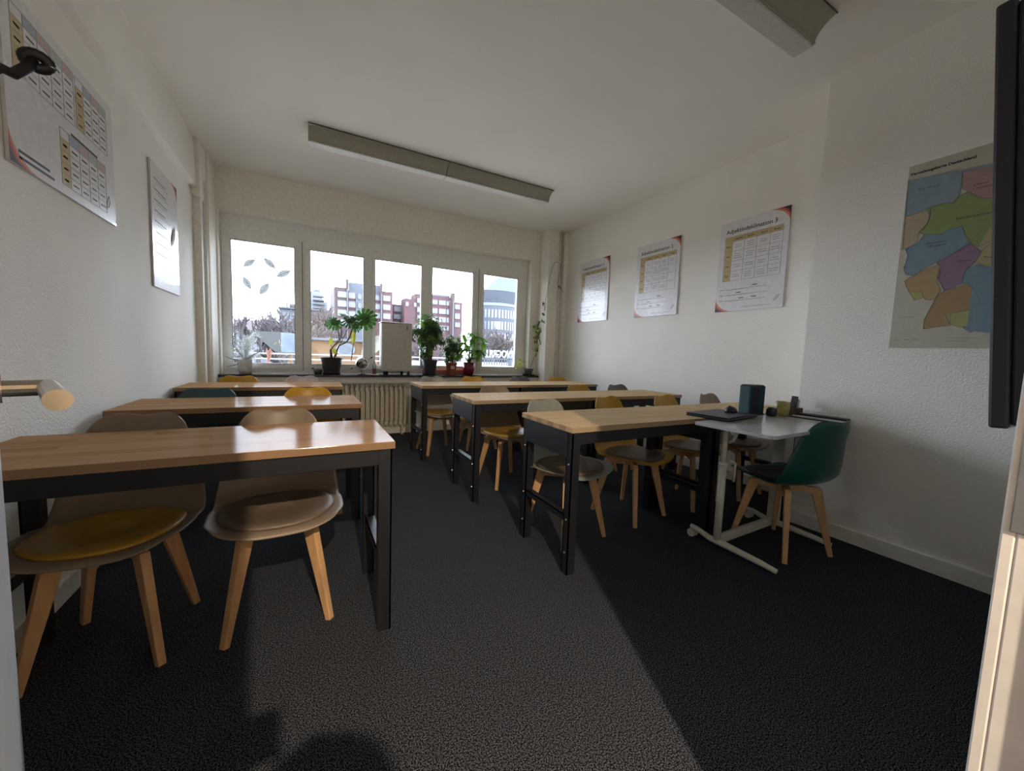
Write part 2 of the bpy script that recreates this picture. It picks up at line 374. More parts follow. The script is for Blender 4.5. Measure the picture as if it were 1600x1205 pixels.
for y, x, lb in ((1.458, .292, 'long beech table nearest the camera on the left block'), (2.532, .302, 'middle of the three beech tables against the left wall'), (3.696, .285, 'rear beech table of the left block under the window')):
    desk(LL, .075, TABLEWOOD, lb, (x-LL, y, 0), 'tables of the left block')
for y, x, lb in ((1.461, 1.122, 'front row'), (2.517, 1.05, 'middle row'), (3.688, .985, 'rear row')):
    desk(1.098, .13, OAKWOOD, f'oak-top table at the aisle end of the {lb}, right block', (x, y, 0), 'tables of the right block')
    desk(1.098, .13, OAKWOOD, f'oak-top table at the poster wall end of the {lb}', (x+1.10, y, 0), 'tables of the right block')

# ------------------------------------------------------------------ chairs
def lerp_tab(tab, t):
    for (a, *A), (b, *B) in zip(tab, tab[1:]):
        if t <= b:
            k = (t-a)/(b-a); k = k*k*(3-2*k) if False else k
            return [p+(q-p)*k for p, q in zip(A, B)]
    return tab[-1][1:]
PROF = [(0, -.232, .404, .10), (.03, -.230, .412, .155), (.08, -.210, .420, .195), (.2, -.13, .416, .232), (.35, -.02, .409, .238), (.5, .09, .412, .232),
        (.58, .155, .428, .232), (.65, .195, .466, .229), (.72, .212, .53, .218), (.8, .226, .60, .198), (.9, .247, .705, .168), (.96, .262, .770, .150), (1, .270, .800, .132)]
def shell_mesh():
    NU, NV = 14, 26; mb = MB(); vs = []
    for j in range(NV+1):
        v = j/NV; y, z, hw = lerp_tab(PROF, v)
        for i in range(NU+1):
            u = -1+2*i/NU
            seat = max(0, min(1, (.62-v)/.2)); back = 1-seat
            dz = seat*.030*abs(u)**2.4 * min(1, v/.15+.2)
            dy = -back*.055*u*u*(1.0 if v < .9 else .8)
            if v > .9:
                k = (v-.9)/.1; dz += k*(.0065*math.cos(PI*(abs(u)-.62)/.62)) - k*.022*max(0, abs(u)-.7)**2*11
            vs.append((hw*u, y+dy, z+dz))
    fs = [(j*(NU+1)+i, j*(NU+1)+i+1, (j+1)*(NU+1)+i+1, (j+1)*(NU+1)+i) for j in range(NV) for i in range(NU)]
    mb.add(vs, fs); return mb
def pad_mesh():
    mb = MB(); n = 28; vs = []; fs = []
    def zs(x, y):
        base = lerp_tab([(a[1], a[2]) for a in PROF[2:8]], y)[0]
        return base + .030*min(1, abs(x)/.235)**2.4
    rings = [(1.0, .004), (1.02, .010), (.98, .018), (.85, .021), (.5, .018), (.2, .017)]
    for s, h in rings:
        for k in range(n):
            a = 2*PI*k/n; x = .198*s*math.copysign(abs(math.cos(a))**.85, math.cos(a)); y = -.025+.178*s*math.copysign(abs(math.sin(a))**.85, math.sin(a))
            vs.append((x, y, zs(x, y)+h))
    for j in range(len(rings)-1):
        for k in range(n): fs.append((j*n+k, j*n+(k+1) % n, (j+1)*n+(k+1) % n, (j+1)*n+k))
    fs.append(tuple((len(rings)-1)*n+k for k in range(n))); fs.append(tuple(range(n))[::-1])
    mb.add(vs, fs); return mb
def leg_mesh(sx_, sy_):
    m_ = MB(); t = Vector((sx_*.108, sy_*.108, .375)); b = Vector((sx_*.172, sy_*.176, 0))
    m_.bar(t, b, .030, .052, .024, .024, up=(sx_, sy_, 0)); return m_
def brace_mesh():
    m_ = MB(); m_.bar((-.118, -.118, .372), (.118, .118, .372), .028, .038); m_.bar((-.118, .118, .371), (.118, -.118, .371), .028, .036)
    m_.lathe([(.06, .385), (.06, .404)], n=16); return m_
_proto = {}
def chair(label, shellm, padm, loc, deg=0, group=None):
    r = empty('shell_chair', label, 'chair', (loc[0], loc[1], 0), math.radians(deg), group)
    if not _proto:
        o = shell_mesh().build('seat_shell', shellm, r, smooth=True, solid=.008, sub=1); _proto['s'] = o.data
        o = pad_mesh().build('seat_pad', padm, r, smooth=True); _proto['p'] = o.data
        for sx_ in (-1, 1):
            for sy_ in (-1, 1): o = leg_mesh(sx_, sy_).build('leg', LEGWOOD, r, bevel=.003); _proto[(sx_, sy_)] = o.data
        o = brace_mesh().build('brace', LEGWOOD, r); _proto['b'] = o.data
        return r
    def part(name, key, m_=None, mods=()):
        me = _proto[key]
        if m_: me = me.copy(); me.materials.clear(); me.materials.append(m_)
        o = bpy.data.objects.new(name, me); SC.collection.objects.link(o); o.parent = r
        return o
    o = part('seat_shell', 's', shellm); md = o.modifiers.new('s', 'SOLIDIFY'); md.thickness = .008; md.offset = 0; md = o.modifiers.new('u', 'SUBSURF'); md.levels = 1; md.render_levels = 1
    part('seat_pad', 'p', padm)
    for sx_ in (-1, 1):
        for sy_ in (-1, 1):
            o = part('leg', (sx_, sy_)); md = o.modifiers.new('b', 'BEVEL'); md.width = .003; md.segments = 2
    part('brace', 'b')
    return r
TAUPE = mat('taupe_plastic', (.24, .185, .13), .45); PTAUPE = mat('taupe_leatherette', (.15, .115, .08), .5)
YEL = mat('mustard_yellow_plastic', (.55, .31, .02), .4); PYEL = mat('mustard_leatherette', (.42, .25, .03), .45)
GREY = mat('grey_plastic', (.33, .335, .32), .38); PGREY = mat('grey_leatherette', (.30, .29, .26), .5)
DGREY = mat('dark_grey_plastic', (.15, .15, .15), .4); PBRN = mat('brown_leatherette', (.13, .10, .07), .5)
GGREY = mat('green_grey_plastic', (.28, .30, .26), .38); PALE = mat('pale_lilac_plastic', (.52, .48, .50), .4)
TEAL = mat('petrol_plastic', (.030, .095, .115), .36); DGREEN = mat('bottle_green_plastic', (.005, .075, .058), .3); PBLK = mat('black_leatherette', (.012, .013, .015), .4)
GL, GR = 'shell chairs of the left block', 'shell chairs of the right block'
chair('taupe shell chair with mustard seat pad beside the left wall, nearest table', TAUPE, PYEL, (-.605, 1.805), -4, GL)
chair('taupe shell chair with taupe pad at the aisle end of the nearest left table', TAUPE, PTAUPE, (-.105, 1.795), 2, GL)
chair('dark petrol shell chair at the middle table by the left wall', TEAL, PBLK, (-.56, 2.85), 0, GL)
chair('mustard shell chair at the middle left table, aisle end', YEL, PYEL, (.01, 2.85), 1, GL)
chair('mustard shell chair at the rear left table, wall end', YEL, PYEL, (-.55, 4.04), 0, GL)
chair('pale lilac-grey shell chair at the rear left table', PALE, PTAUPE, (-.04, 4.04), 0, GL)
chair('grey shell chair with mustard pad at the aisle end of the rear right row', GREY, PYEL, (1.26, 4.03), 3, GR)
chair('mustard shell chair second from the aisle in the rear right row', YEL, PYEL, (1.74, 4.06), -4, GR)
chair('dark grey shell chair third from the aisle in the rear right row', DGREY, PGREY, (2.40, 4.05), 0, GR)
chair('mustard shell chair at the pilaster end of the rear right row', YEL, PBRN, (2.97, 4.04), 0, GR)
chair('taupe shell chair with mustard pad at the aisle end of the middle right row', TAUPE, PYEL, (1.49, 2.86), 3, GR)
chair('mustard shell chair in the middle right row', YEL, PYEL, (2.44, 2.87), 4, GR)
chair('grey-brown shell chair at the poster wall end of the middle right row', DGREY, PBRN, (2.95, 2.86), 3, GR)
chair('green-grey shell chair at the aisle end of the front right row', GGREY, PTAUPE, (1.40, 1.865), 8, GR)
chair('mustard shell chair with brown pad, second in the front right row', YEL, PBRN, (2.0, 1.925), 10, GR)
chair('mustard shell chair with brown pad behind the white desk frame', YEL, PBRN, (2.60, 1.93), 6, GR)
chair('taupe shell chair squeezed at the poster wall end of the front row', TAUPE, PTAUPE, (3.14, 1.92), 5, GR)
chair('bottle green shell chair with black pad at the white desk', DGREEN, PBLK, (2.505, 1.195), 168, None)

# ------------------------------------------------------------------ white height-adjustable desk
WHT = mat('white_lacquered_metal', (.70, .69, .60), .4); WTOP = mat('light_grey_laminate', (.55, .55, .57), .22, coat=.3)
d = empty('lecturer_desk', 'small light grey desk on white T-legs in front of the wall step', 'desk', (2.43, 1.225, 0), math.radians(2))
top = MB(); rr = .02
out = []
for cx_, cy_, a0 in ((.475-rr, .212-rr, 0), (-.475+rr, .212-rr, 90), (-.475+rr, -.212+rr, 180), (.475-rr, -.212+rr, 270)):
    for k in range(5): a = math.radians(a0+k*22.5); out.append((cx_+rr*math.cos(a), cy_+rr*math.sin(a)))
top.prism(out, lambda a, b: (a, b, .728), lambda a, b: (a, b, .745)); top.build('desktop', WTOP, d)
for x in (-.30, .33):
    c = MB(); c.tube([(x, .125, .045), (x, .125, .50)], .021, 14); c.tube([(x, .125, .50), (x, .125, .728)], .015, 14); c.tube([(x, .125, .49), (x, .125, .51)], .024, 14)
    if x < 0: c.build('leg', WHT, d, smooth=True)
    else:
        c = MB(); c.box(x-.015, x+.015, .09, .16, .045, .728); c.build('leg', WHT, d, bevel=.004)
    f = MB(); f.tube([(x-.005, .29, .062), (x-.005, .25, .06), (x, .17, .035), (x, .10, .035), (x, -.12, .025), (x, -.20, .017)], [.014, .015, .018, .020, .016, .013], 10)
    f.build('foot', WHT, d, smooth=True)
    f = MB(); f.tube([(x-.022, .28, .025), (x+.018, .28, .025)], .025, 16); f.build('caster', mat('cream_caster', (.62, .60, .5), .5), d)
c = MB(); c.bar((-.30, .125, .045), (.33, .125, .045), .03, .05); c.build('stretcher', WHT, d, bevel=.004)
c = MB(); c.bar((-.42, .125, .715), (.42, .125, .715), .05, .025); c.bar((-.30, -.17, .72), (-.30, .19, .72), .05, .016); c.bar((.33, -.17, .72), (.33, .19, .72), .05, .016); c.build('top_frame', DARKPL, d)
c = MB(); c.tube([(-.36, .02, .718), (-.35, .05, .66), (-.31, .09, .635)], .008, 8); c.tube([(-.29, .09, .53), (-.255, .08, .51), (-.25, .085, .40)], .007, 8); c.build('height_lever', WHT, d, smooth=True)

# things on the desk
lp = empty('laptop', 'closed black laptop lying across the grey desk and oak table edge', 'laptop', (2.285, 1.475, .7515), math.radians(6))
b = MB().box(-.185, .185, -.125, .125, 0, .011).build('base', mat('laptop_black', (.018, .018, .02), .45), lp, bevel=.004)
MB().box(-.185, .185, -.125, .125, .0125, .020).build('lid', MATS['laptop_black'], lp, bevel=.003)
ms = MB(); vs = []; 
for j in range(6):
    t = j/5*PI/2
    for k in range(18):
        a = 2*PI*k/18; vs.append((.058*math.cos(a)*math.cos(t*.98), .034*math.sin(a)*math.cos(t*.98), .036*math.sin(t)*(1-.25*math.cos(a)*math.cos(t))))
ms.add(vs, [(j*18+k, j*18+(k+1) % 18, (j+1)*18+(k+1) % 18, (j+1)*18+k) for j in range(5) for k in range(18)] + [tuple(range(18))[::-1], tuple(90+k for k in range(18))])
mo = empty('computer_mouse', 'black computer mouse resting on the closed laptop', 'mouse', (2.40, 1.49, .7718), math.radians(12))
ms.build('body', DARKPL, mo, smooth=True); MB().tube([(-.04, 0, .028), (-.02, 0, .0385)], .006, 8).build('scroll_wheel', mat('grey_rubber', (.06, .06, .06), .7), mo)
sp = empty('speaker', 'dark navy and petrol upright speaker behind the laptop', 'speaker', (2.635, 1.50, .751), math.radians(-10))
out = []
for cx_, cy_, a0 in ((.065-.02, .05-.02, 0), (-.065+.02, .05-.02, 90), (-.065+.02, -.05+.02, 180), (.065-.02, -.05+.02, 270)):
    for k in range(5): a = math.radians(a0+k*22.5); out.append((cx_+.02*math.cos(a), cy_+.02*math.sin(a)))
MB().prism(out, lambda a, b: (a, b, 0), lambda a, b: (a, b, .185)).build('body', mat('petrol_speaker_cloth', (.012, .05, .065), .8, noise=(200, .3, (1, 1, 1))), sp)
MB().prism([(a*.96, b*.96) for a, b in out], lambda a, b: (a, b, .186), lambda a, b: (a*.9, b*.9, .194)).build('top_cap', DARKPL, sp)
MB().box(-.06, .0, -.0515, -.0505, .01, .18).build('front_grille', mat('navy_grille', (.008, .012, .03), .7), sp)
cup = empty('mug', 'pale yellow mug standing on the grey desk', 'mug', (2.79, 1.385, .746))
MB().lathe([(.030, 0), (.036, .01), (.041, .05), (.041, .095), (.038, .095), (.036, .03), (.0, .02)]).build('body', mat('pale_yellow_glaze', (.50, .45, .16), .3), cup, smooth=True)
MB().tube([(-.038, 0, .078), (-.060, 0, .072), (-.066, 0, .05), (-.058, 0, .028), (-.038, 0, .022)], .0055, 8).build('handle', MATS['pale_yellow_glaze'], cup, smooth=True)
MB().lathe([(.0, .089), (.0365, .089)], n=20).build('coffee', mat('dark_coffee', (.03, .015, .008), .2), cup)
pc = empty('pen_holder', 'dark wooden pen holder with a black stapler leaning in it', 'pen holder', (2.885, 1.36, .746))
MB().box(-.04, .04, -.035, .035, 0, .055).build('box', mat('dark_brown_wood', (.07, .035, .02), .6), pc, bevel=.003)
m_ = MB(); m_.bar((-.02, 0, .04), (.0, .0, .13), .03, .022); m_.bar((.0, .0, .12), (.03, .0, .10), .022, .012); m_.build('stapler', DARKPL, pc)
MB().bar((.0, -.012, .05), (.02, -.012, .105), .020, .006).build('card', mat('white_card', (.6, .6, .6), .6), pc)
cb = MB(); cb.lathe([(.028, 0), (.032, .01), (.030, .042), (.018, .055), (0, .057)], n=16)
tag(cb.build('charging_case', DARKPL, None, smooth=True), 'small round black case between speaker and mug', 'case').location = (2.712, 1.41, .746)
wl = MB(); wl.tube([(2.70, 1.53, .93), (2.715, 1.52, .91), (2.72, 1.51, .86), (2.71, 1.50, .81), (2.73, 1.48, .79), (2.78, 1.46, .795), (2.80, 1.45, .752)], .002, 6)
tag(wl.build('thin_cable', DARKPL, None, smooth=True), 'thin black cable hanging beside the petrol speaker', 'cable')
fo = empty('ring_binder', 'flat black folder with white pages along the wall edge of the desk', 'folder', (2.87, 1.21, .746), math.radians(2))
MB().box(-.05, .045, -.145, .135, .0, .004).build('cover', PBLK, fo); MB().box(-.045, .04, -.14, .13, .0045, .012).build('pages', mat('white_paper', (.7, .7, .7), .7), fo)
MB().box(-.015, .048, -.146, .12, .0125, .026).build('case', PBLK, fo, bevel=.004)

# ------------------------------------------------------------------ ceiling luminaires
LAMPM = mat('lamp_housing', (.60, .60, .55), .5); REFL = mat('lamp_reflector', (.42, .42, .34), .45)
def luminaire(x0, x1, yc, label):
    """flat spine with a concave wing curving up to the ceiling on each side"""
    r = empty('ceiling_light', label, 'ceiling light', (x0, yc, 2.92), 0, 'long ceiling lights'); L = x1-x0
    DR = mat('dark_rim', (.10, .09, .075), .5)
    for k in range(2):
        a0, a1 = L*k/2+.003, L*(k+1)/2-.003
        MB().prism([(-.052, -.001), (.052, -.001), (.052, -.100), (.046, -.104), (-.046, -.104), (-.052, -.100)], lambda y, z: (a0, y, z), lambda y, z: (a1, y, z)).build('housing', LAMPM, r)
        for sg, nm in ((-1, 'reflector'),):
            cur = []
            for i in range(13):
                a = i/12*PI/2; cur.append((sg*(.148-.094*(.75*math.sin(a)+.25*i/12)), -.006-.086*(.7*(1-math.cos(a))+.3*i/12)))
            pts = cur + [(y, z+.003) for y, z in cur][::-1]; N = len(pts); q = 13; m_ = MB()
            m_.add([(a0, y, z) for y, z in pts] + [(a1, y, z) for y, z in pts], [(i, (i+1) % N, N+(i+1) % N, N+i) for i in range(N)]
                   + [(i, i+1, N-2-i, N-1-i) for i in range(q-1)] + [(N+i, N+i+1, N+N-2-i, N+N-1-i) for i in range(q-1)])
            m_.build(nm, REFL, r)
            MB().tube([(a0, sg*.150, -.006), (a1, sg*.150, -.006)], .0035, 6).build('rim', DR, r)
            MB().tube([(a0, sg*.056, -.092), (a1, sg*.056, -.092)], .0045, 6).build('tube', REFL, r)
    MB().box(L/2-.003, L/2+.003, -.052, .052, -.103, 0).build('joint', DR, r)
luminaire(.02, 2.44, 3.873, 'long unlit trough light on the ceiling near the window')
luminaire(.02, 2.443, 1.278, 'unlit trough light on the ceiling above the camera')

# ------------------------------------------------------------------ posters
INK = mat('dark_ink', (.03, .03, .04), .5); LINE = mat('grey_ink', (.25, .25, .27), .5); OCH = mat('ochre_ink', (.55, .42, .20), .4, coat=.35)
RED = mat('red_ink', (.45, .07, .05), .4, coat=.35); ORG = mat('orange_ink', (.62, .24, .12), .4, coat=.35); NAVY = mat('black_ink', (.03, .02, .03), .4, coat=.35)
BLU = mat('blue_grey_ink', (.36, .42, .52), .4, coat=.35); ROSE = mat('rose_ink', (.55, .38, .38), .4, coat=.35); SAGE = mat('sage_ink', (.40, .50, .44), .4, coat=.35)
def wall_frame(origin, right, nrm):
    """matrix taking (a right, b up, c out) to the wall"""
    r_, u_, n_ = Vector(right), Vector((0, 0, 1)), Vector(nrm)
    M = Matrix((r_, u_, n_)).transposed().to_4x4(); M.translation = Vector(origin); return M
class Poster:
    def __init__(s, name, label, cat, M, w, h, sheet=PAPER, group=None, th=.012, back=None):
        s.M = M; s.w = w; s.h = h; s.th = th
        s.root = empty(name, label, cat, M.translation, 0, group); s.R = Matrix.Translation(-M.translation) @ M
        s.part('panel', sheet, lambda m_: m_.box(0, w, 0, h, .002, th)); s.layer = th
        s.k = {}
    def part(s, name, m_, fn):
        b = MB(); fn(b); b.v = [tuple(s.R @ Vector(v)) for v in b.v]; return b.build(name, m_, s.root)
    def rects(s, name, m_, rs, z=.0004):
        def fn(b):
            for x0, x1, y0, y1 in rs: b.box(x0, x1, y0, y1, s.th-.0002, s.th+z)
        return s.part(name, m_, fn)
    def polys(s, name, m_, ps, z=.0004):
        def fn(b):
            for p in ps: b.poly([(x, y, s.th+z) for x, y in p])
        return s.part(name, m_, fn)
    def word(s, body, x, y, size, m_=INK, name='lettering', align='LEFT', bold=0):
        return text(body, size, s.R @ Matrix.Translation((x, y, s.th+.0008)), m_, name, s.root, align, .0002, bold)
def swirl(P, cx, cy, sx_, sy_, R_, mats):
    """nested curved corner bands"""
    for k, (m_, nm) in enumerate(mats):
        r0 = R_*(1-.24*k); pts = [(cx, cy)]
        n = 10
        for i in range(n+1):
            t = i/n; a = t*PI/2
            # concave arc between the two sheet edges
            px = r0*(1-math.sin(a)); py = r0*.75*(1-math.cos(a))
            pts.append((cx+sx_*px, cy+sy_*py))
        P.polys(nm, m_, [pts], .0004+.0003*k)
def table_poster(i, y_far, y_near, zb, zt, label):
    wd, hg = y_far-y_near, zt-zb
    M = wall_frame((XR, y_far, zb), (0, -1, 0), (-1, 0, 0))
    P = Poster('poster', label, 'poster', M, wd, hg, group='declension posters on the poster wall')
    P.rects('side_edge', mat('dark_edge', (.12, .08, .07), .5), [(wd, wd+.002, 0, hg)], .0002)
    swirl(P, wd, hg, -1, -1, .18, [(ORG, 'orange_swirl'), (RED, 'red_swirl'), (NAVY, 'black_corner')])
    swirl(P, 0, 0, 1, 1, .18, [(ORG, 'orange_swirl'), (RED, 'red_swirl'), (NAVY, 'black_corner')])
    P.word(f'Adjektivdeklination {i}', wd*.47, hg*.868, .052, INK, 'title', 'CENTER', .0005)
    # grid
    xs = [.055, .125, .235, .345, .455, .555]; xs = [x*wd/.6 for x in xs]
    nrow = 4; y1 = hg*.83; hh = .045; y0 = hg*.34; rh = (y1-hh-y0)/nrow
    P.rects('header_row', OCH, [(xs[0], xs[-1], y1-hh, y1), (xs[0], xs[1], y0, y1-hh)])
    ln = [(x-.0012, x+.0012, y0, y1) for x in xs] + [(xs[0], xs[-1], y-.0012, y+.0012) for y in [y1]+[y1-hh-rh*k for k in range(nrow+1)]]
    P.rects('grid_lines', LINE, ln, .0008)
    for k, t in enumerate(('maskulin', 'feminin', 'neutral', 'Plural')): P.word(t, (xs[k+1]+xs[k+2])/2, y1-hh+.014, .021, INK, 'column_heading', 'CENTER', .0003)
    for k, t in enumerate(('Nom', 'Akk', 'Dat', 'Gen')): P.word(t, (xs[0]+xs[1])/2, y1-hh-rh*(k+.5)-.006, .022, INK, 'row_heading', 'CENTER', .0004)
    rnd = random.Random(i); bars = []
    for k in range(nrow):
        for c in range(4):
            if i == 2 and c == 3 and k > 0: continue
            x = (xs[c+1]+xs[c+2])/2; nl = rnd.choice((2, 2, 3))
            for q in range(nl):
                yy = y1-hh-rh*(k+.5)+(q-(nl-1)/2)*.018; hw_ = rnd.uniform(.022, .040); bars.append((x-hw_, x+hw_, yy-.002, yy+.002))
    P.rects('cell_text', LINE, bars)
    b2 = []; bb = []
    for k in range(3):
        yy = hg*(.245-.062*k); b2.append((.035, .075, yy-.003, yy+.003)); b2.append((.09, rnd.uniform(.40, .48), yy-.004, yy-.001)); b2.append((.10, rnd.uniform(.25, .3), yy-.007, yy-.005))
        bb.append((.16+.03*k, .205+.03*k, yy+.012, yy+.019)) if k else None
        bb.append((.33, .375, yy+.014, yy+.021)) if k != 1 else None
    b2.append((.25, .50, .032, .035)); P.rects('example_sentences', LINE, b2); P.rects('bold_words', INK, bb)
    def ql(b):
        for t in (-.010, 0, .010): b.bar((wd-.07+t, .06, P.th+.0006), (wd-.035+t, .11, P.th+.0006), .003, .0004)
    P.part('quill_drawing', LINE, ql)
table_poster(1, 4.515, 3.905, 1.575, 2.400, 'smallest-looking glossy poster, titled with number 1, nearest the window')
table_poster(2, 3.425, 2.828, 1.573, 2.390, 'glossy poster titled with number 2, middle of the three')
table_poster(3, 2.385, 1.790, 1.556, 2.372, 'glossy poster titled with number 3, nearest the wall step')

# left wall posters
def left_poster_big():
    w_, h_ = .842, .60; z0 = 1.70
    M = wall_frame((XL, 2.045, z0), (0, 1, 0), (1, 0, 0))
    P = Poster('poster', 'wide glossy grammar poster on the left wall, nearest the camera', 'poster', M, w_, h_)
    swirl(P, 0, 0, 1, 1, .18, [(ORG, 'orange_swirl'), (RED, 'red_swirl'), (NAVY, 'black_corner')])
    swirl(P, w_, 0, -1, 1, .06, [(ORG, 'orange_swirl'), (RED, 'red_swirl'), (NAVY, 'black_corner')])
    def grid(x, y, cw, rh, nc, lab):
        P.rects('case_column', OCH, [(x, x+.07, y, y+rh*4)])
        cols = (BLU, ROSE, SAGE, ROSE)
        for c in range(nc): P.rects('column_header', cols[c], [(x+.07+cw*c, x+.07+cw*(c+1), y+rh*4, y+rh*4+.040)])
        ln = [(x+q-.0009, x+q+.0009, y, y+rh*4+.04) for q in [0]+[.07+cw*c for c in range(nc+1)]]
        ln += [(x, x+.07+cw*nc, y+rh*k-.0009, y+rh*k+.0009) for k in range(5)] + [(x, x+.07+cw*nc, y+rh*4+.04-.0009, y+rh*4+.0409)]
        P.rects('grid_lines', LINE, ln, .0008)
        br = []
        for k in range(4):
            br.append((x+.018, x+.052, y+rh*(k+.5)-.004, y+rh*(k+.5)+.004))
            for c in range(nc): xx = x+.07+cw*(c+.5); br.append((xx-.024, xx+.024, y+rh*(k+.5)-.0035, y+rh*(k+.5)+.0035))
        P.rects('cell_text', INK, br)
    grid(.05, .325, .085, .047, 4, 'a'); grid(.475, .33, .075, .045, 3, 'b'); grid(.33, .04, .085, .047, 4, 'c')
    P.rects('heading_text', INK, [(.42, .66, .272, .282), (.05, .24, .048, .058), (.05, .27, .026, .036)])
    def ql(b): b.tube([(.735, .06, P.th+.001), (.745, .10, P.th+.001), (.765, .13, P.th+.001), (.775, .10, P.th+.001), (.755, .07, P.th+.001)], .0014, 5)
    P.part('quill_drawing', LINE, ql)
left_poster_big()
def left_poster_small():
    w_, h_ = .585, .828; z0 = 1.462
    M = wall_frame((XL, 3.45, z0), (0, 1, 0), (1, 0, 0))
    P = Poster('poster', 'upright glossy poster on the left wall mirroring the window', 'poster', M, w_, h_)
    P.rects('side_edge', MATS['dark_edge'], [(-.004, 0, 0, h_)], .0002)
    swirl(P, w_, h_, -1, -1, .18, [(ORG, 'orange_swirl'), (RED, 'red_swirl'), (NAVY, 'black_corner')])
    rnd = random.Random(3); br = []
    for k in range(8): yy = h_*(.88-.085*k); br.append((.06, rnd.uniform(.28, .36), yy-.006, yy+.004)); br.append((.10, rnd.uniform(.3, .42), yy-.022, yy-.018))
    P.rects('text_lines', LINE, br)
    P.part('quill_drawing', mat('sepia_ink', (.40, .33, .22), .4), lambda b: b.leaf((.40, h_*.42, P.th+.001), (.50, h_*.62, P.th+.001), .05, (0, 0, 1), 6))
left_poster_small()

# ------------------------------------------------------------------ the map
def map_px(lst, org):
    o = []
    for a, b in lst:
        p = at(org[0]+a/6.694, org[1]+b/6.694, 0, XM); o.append(((.944-p.y), p.z-1.205))
    return o
M = wall_frame((XM, .944, 1.205), (0, -1, 0), (-1, 0, 0))
MP = Poster('map', 'large administrative map of Germany, partly behind the screen', 'map', M, .74, 1.0, mat('map_paper', (.50, .48, .38), .6), th=.0035)
A, B = (1380, 220), (1380, 380)
def mc(n, c): return mat(n, tuple(x*.85+.02 for x in c), .6)
cols = dict(sea=mc('map_sea', (.27, .36, .42)), nb=mc('map_neighbour', (.50, .40, .27)), pink=mc('map_pink', (.45, .28, .27)), green=mc('map_green', (.27, .35, .12)),
            blue=mc('map_blue', (.20, .31, .36)), purple=mc('map_purple', (.30, .18, .26)), tan=mc('map_tan', (.48, .40, .20)), orange=mc('map_orange', (.45, .31, .14)),
            brown=mc('map_brown', (.40, .25, .11)), yel=mc('map_yellow_green', (.42, .41, .14)))
regs = [('sea', A, [(265,420),(850,300),(1150,240),(1150,300),(830,330),(800,560),(740,650),(500,700),(400,745),(230,800)]),
 ('nb', A, [(230,800),(400,745),(500,700),(490,790),(460,870),(370,965),(360,1070),(235,1140),(200,1140)]),
 ('pink', A, [(830,320),(1150,270),(1150,610),(1000,600),(900,540),(830,500)]),
 ('green', A, [(450,710),(640,650),(740,650),(790,580),(880,540),(1010,600),(1150,600),(1150,1040),(1000,1110),(920,1080),(850,960),(830,900),(700,920),(640,990),(430,980),(370,965),(460,870),(490,790)]),
 ('blue', B, [(430,-90),(600,-90),(700,-150),(830,-170),(860,-60),(900,20),(700,130),(560,200),(420,270),(330,350),(240,330),(215,260),(235,220),(260,130),(235,60),(370,0)]),
 ('purple', B, [(900,0),(1030,90),(960,200),(860,280),(820,430),(640,500),(600,420),(560,350),(600,260),(560,200),(700,130)]),
 ('tan', B, [(1030,80),(1140,0),(1140,280),(1060,240),(960,200)]),
 ('orange', B, [(270,370),(400,290),(560,230),(600,300),(560,400),(600,480),(540,600),(440,590),(400,510),(270,510),(240,450),(225,400)]),
 ('yel', B, [(270,510),(400,510),(430,570),(330,600)]),
 ('brown', B, [(560,560),(640,500),(880,430),(950,480),(1020,600),(940,690),(700,740),(700,860),(600,870),(420,900),(430,800),(490,690)]),
 ('yel', B, [(650,740),(930,690),(920,860),(800,880),(700,850)]),
 ('blue', B, [(860,280),(1000,220),(1140,290),(1140,910),(1060,880),(980,900),(920,940),(830,880),(920,860),(930,700),(1020,600),(950,480),(880,420),(820,430)])]
for k, (c, org, pts) in enumerate(regs):
    q = map_px(pts, org); MP.polys('map_region', cols[c], [q], .0005+.00008*k)
    MP.part('border_line', LINE, lambda b: [b.tube([(x, y, MP.th+.0018) for x, y in (u, v)], .0008, 4) for u, v in zip(q, q[1:]+q[:1])])
# eastern regions behind the screen
for k, (c, pts) in enumerate([('pink', [(.29,.83),(.50,.86),(.60,.80),(.56,.70),(.36,.70)]), ('tan', [(.29,.50),(.36,.69),(.44,.66),(.46,.50),(.38,.42)]),
                              ('orange', [(.37,.69),(.56,.69),(.62,.58),(.58,.46),(.47,.50),(.45,.66)]), ('green', [(.40,.42),(.47,.49),(.60,.45),(.56,.38),(.44,.36)]),
                              ('blue', [(.29,.42),(.44,.36),(.52,.28),(.60,.18),(.50,.08),(.38,.07),(.29,.09)])]):
    MP.polys('map_region', cols[c], [pts], .0016+.0001*k)
def mw(t, px, py, org, size, **k):
    (a, b), = map_px([(px, py)], org); MP.word(t, a, b, size, INK, 'map_lettering', **k)
mw('Verwaltungskarte Deutschland', 290, 372, A, .0192, bold=.0008); MP.rects('subtitle', LINE, [(.008, .20, .915, .918)])
mw('N o r d s e e', 370, 525, A, .015); mw('Schleswig-', 940, 480, A, .015); mw('Holstein', 975, 510, A, .015)
mw('Niedersachsen', 760, 835, A, .021); mw('Nordrhein-', 450, 1090, A, .017); mw('Westfalen', 465, 1120, A, .017)
mw('Hessen', 770, 205, B, .017); mw('Rheinland-', 275, 400, B, .017); mw('Pfalz', 330, 425, B, .017); mw('Baden-', 690, 690, B, .019); mw('Württemberg', 540, 730, B, .019); mw('Thüringen', 1045, 165, B, .017)
MP.rects('legend_lines', LINE, [(.02, .05, .045, .048), (.06, .08, .045, .048), (.09, .12, .045, .048), (.20, .34, .05, .052), (.22, .30, .035, .037), (.03, .09, .17, .172)])

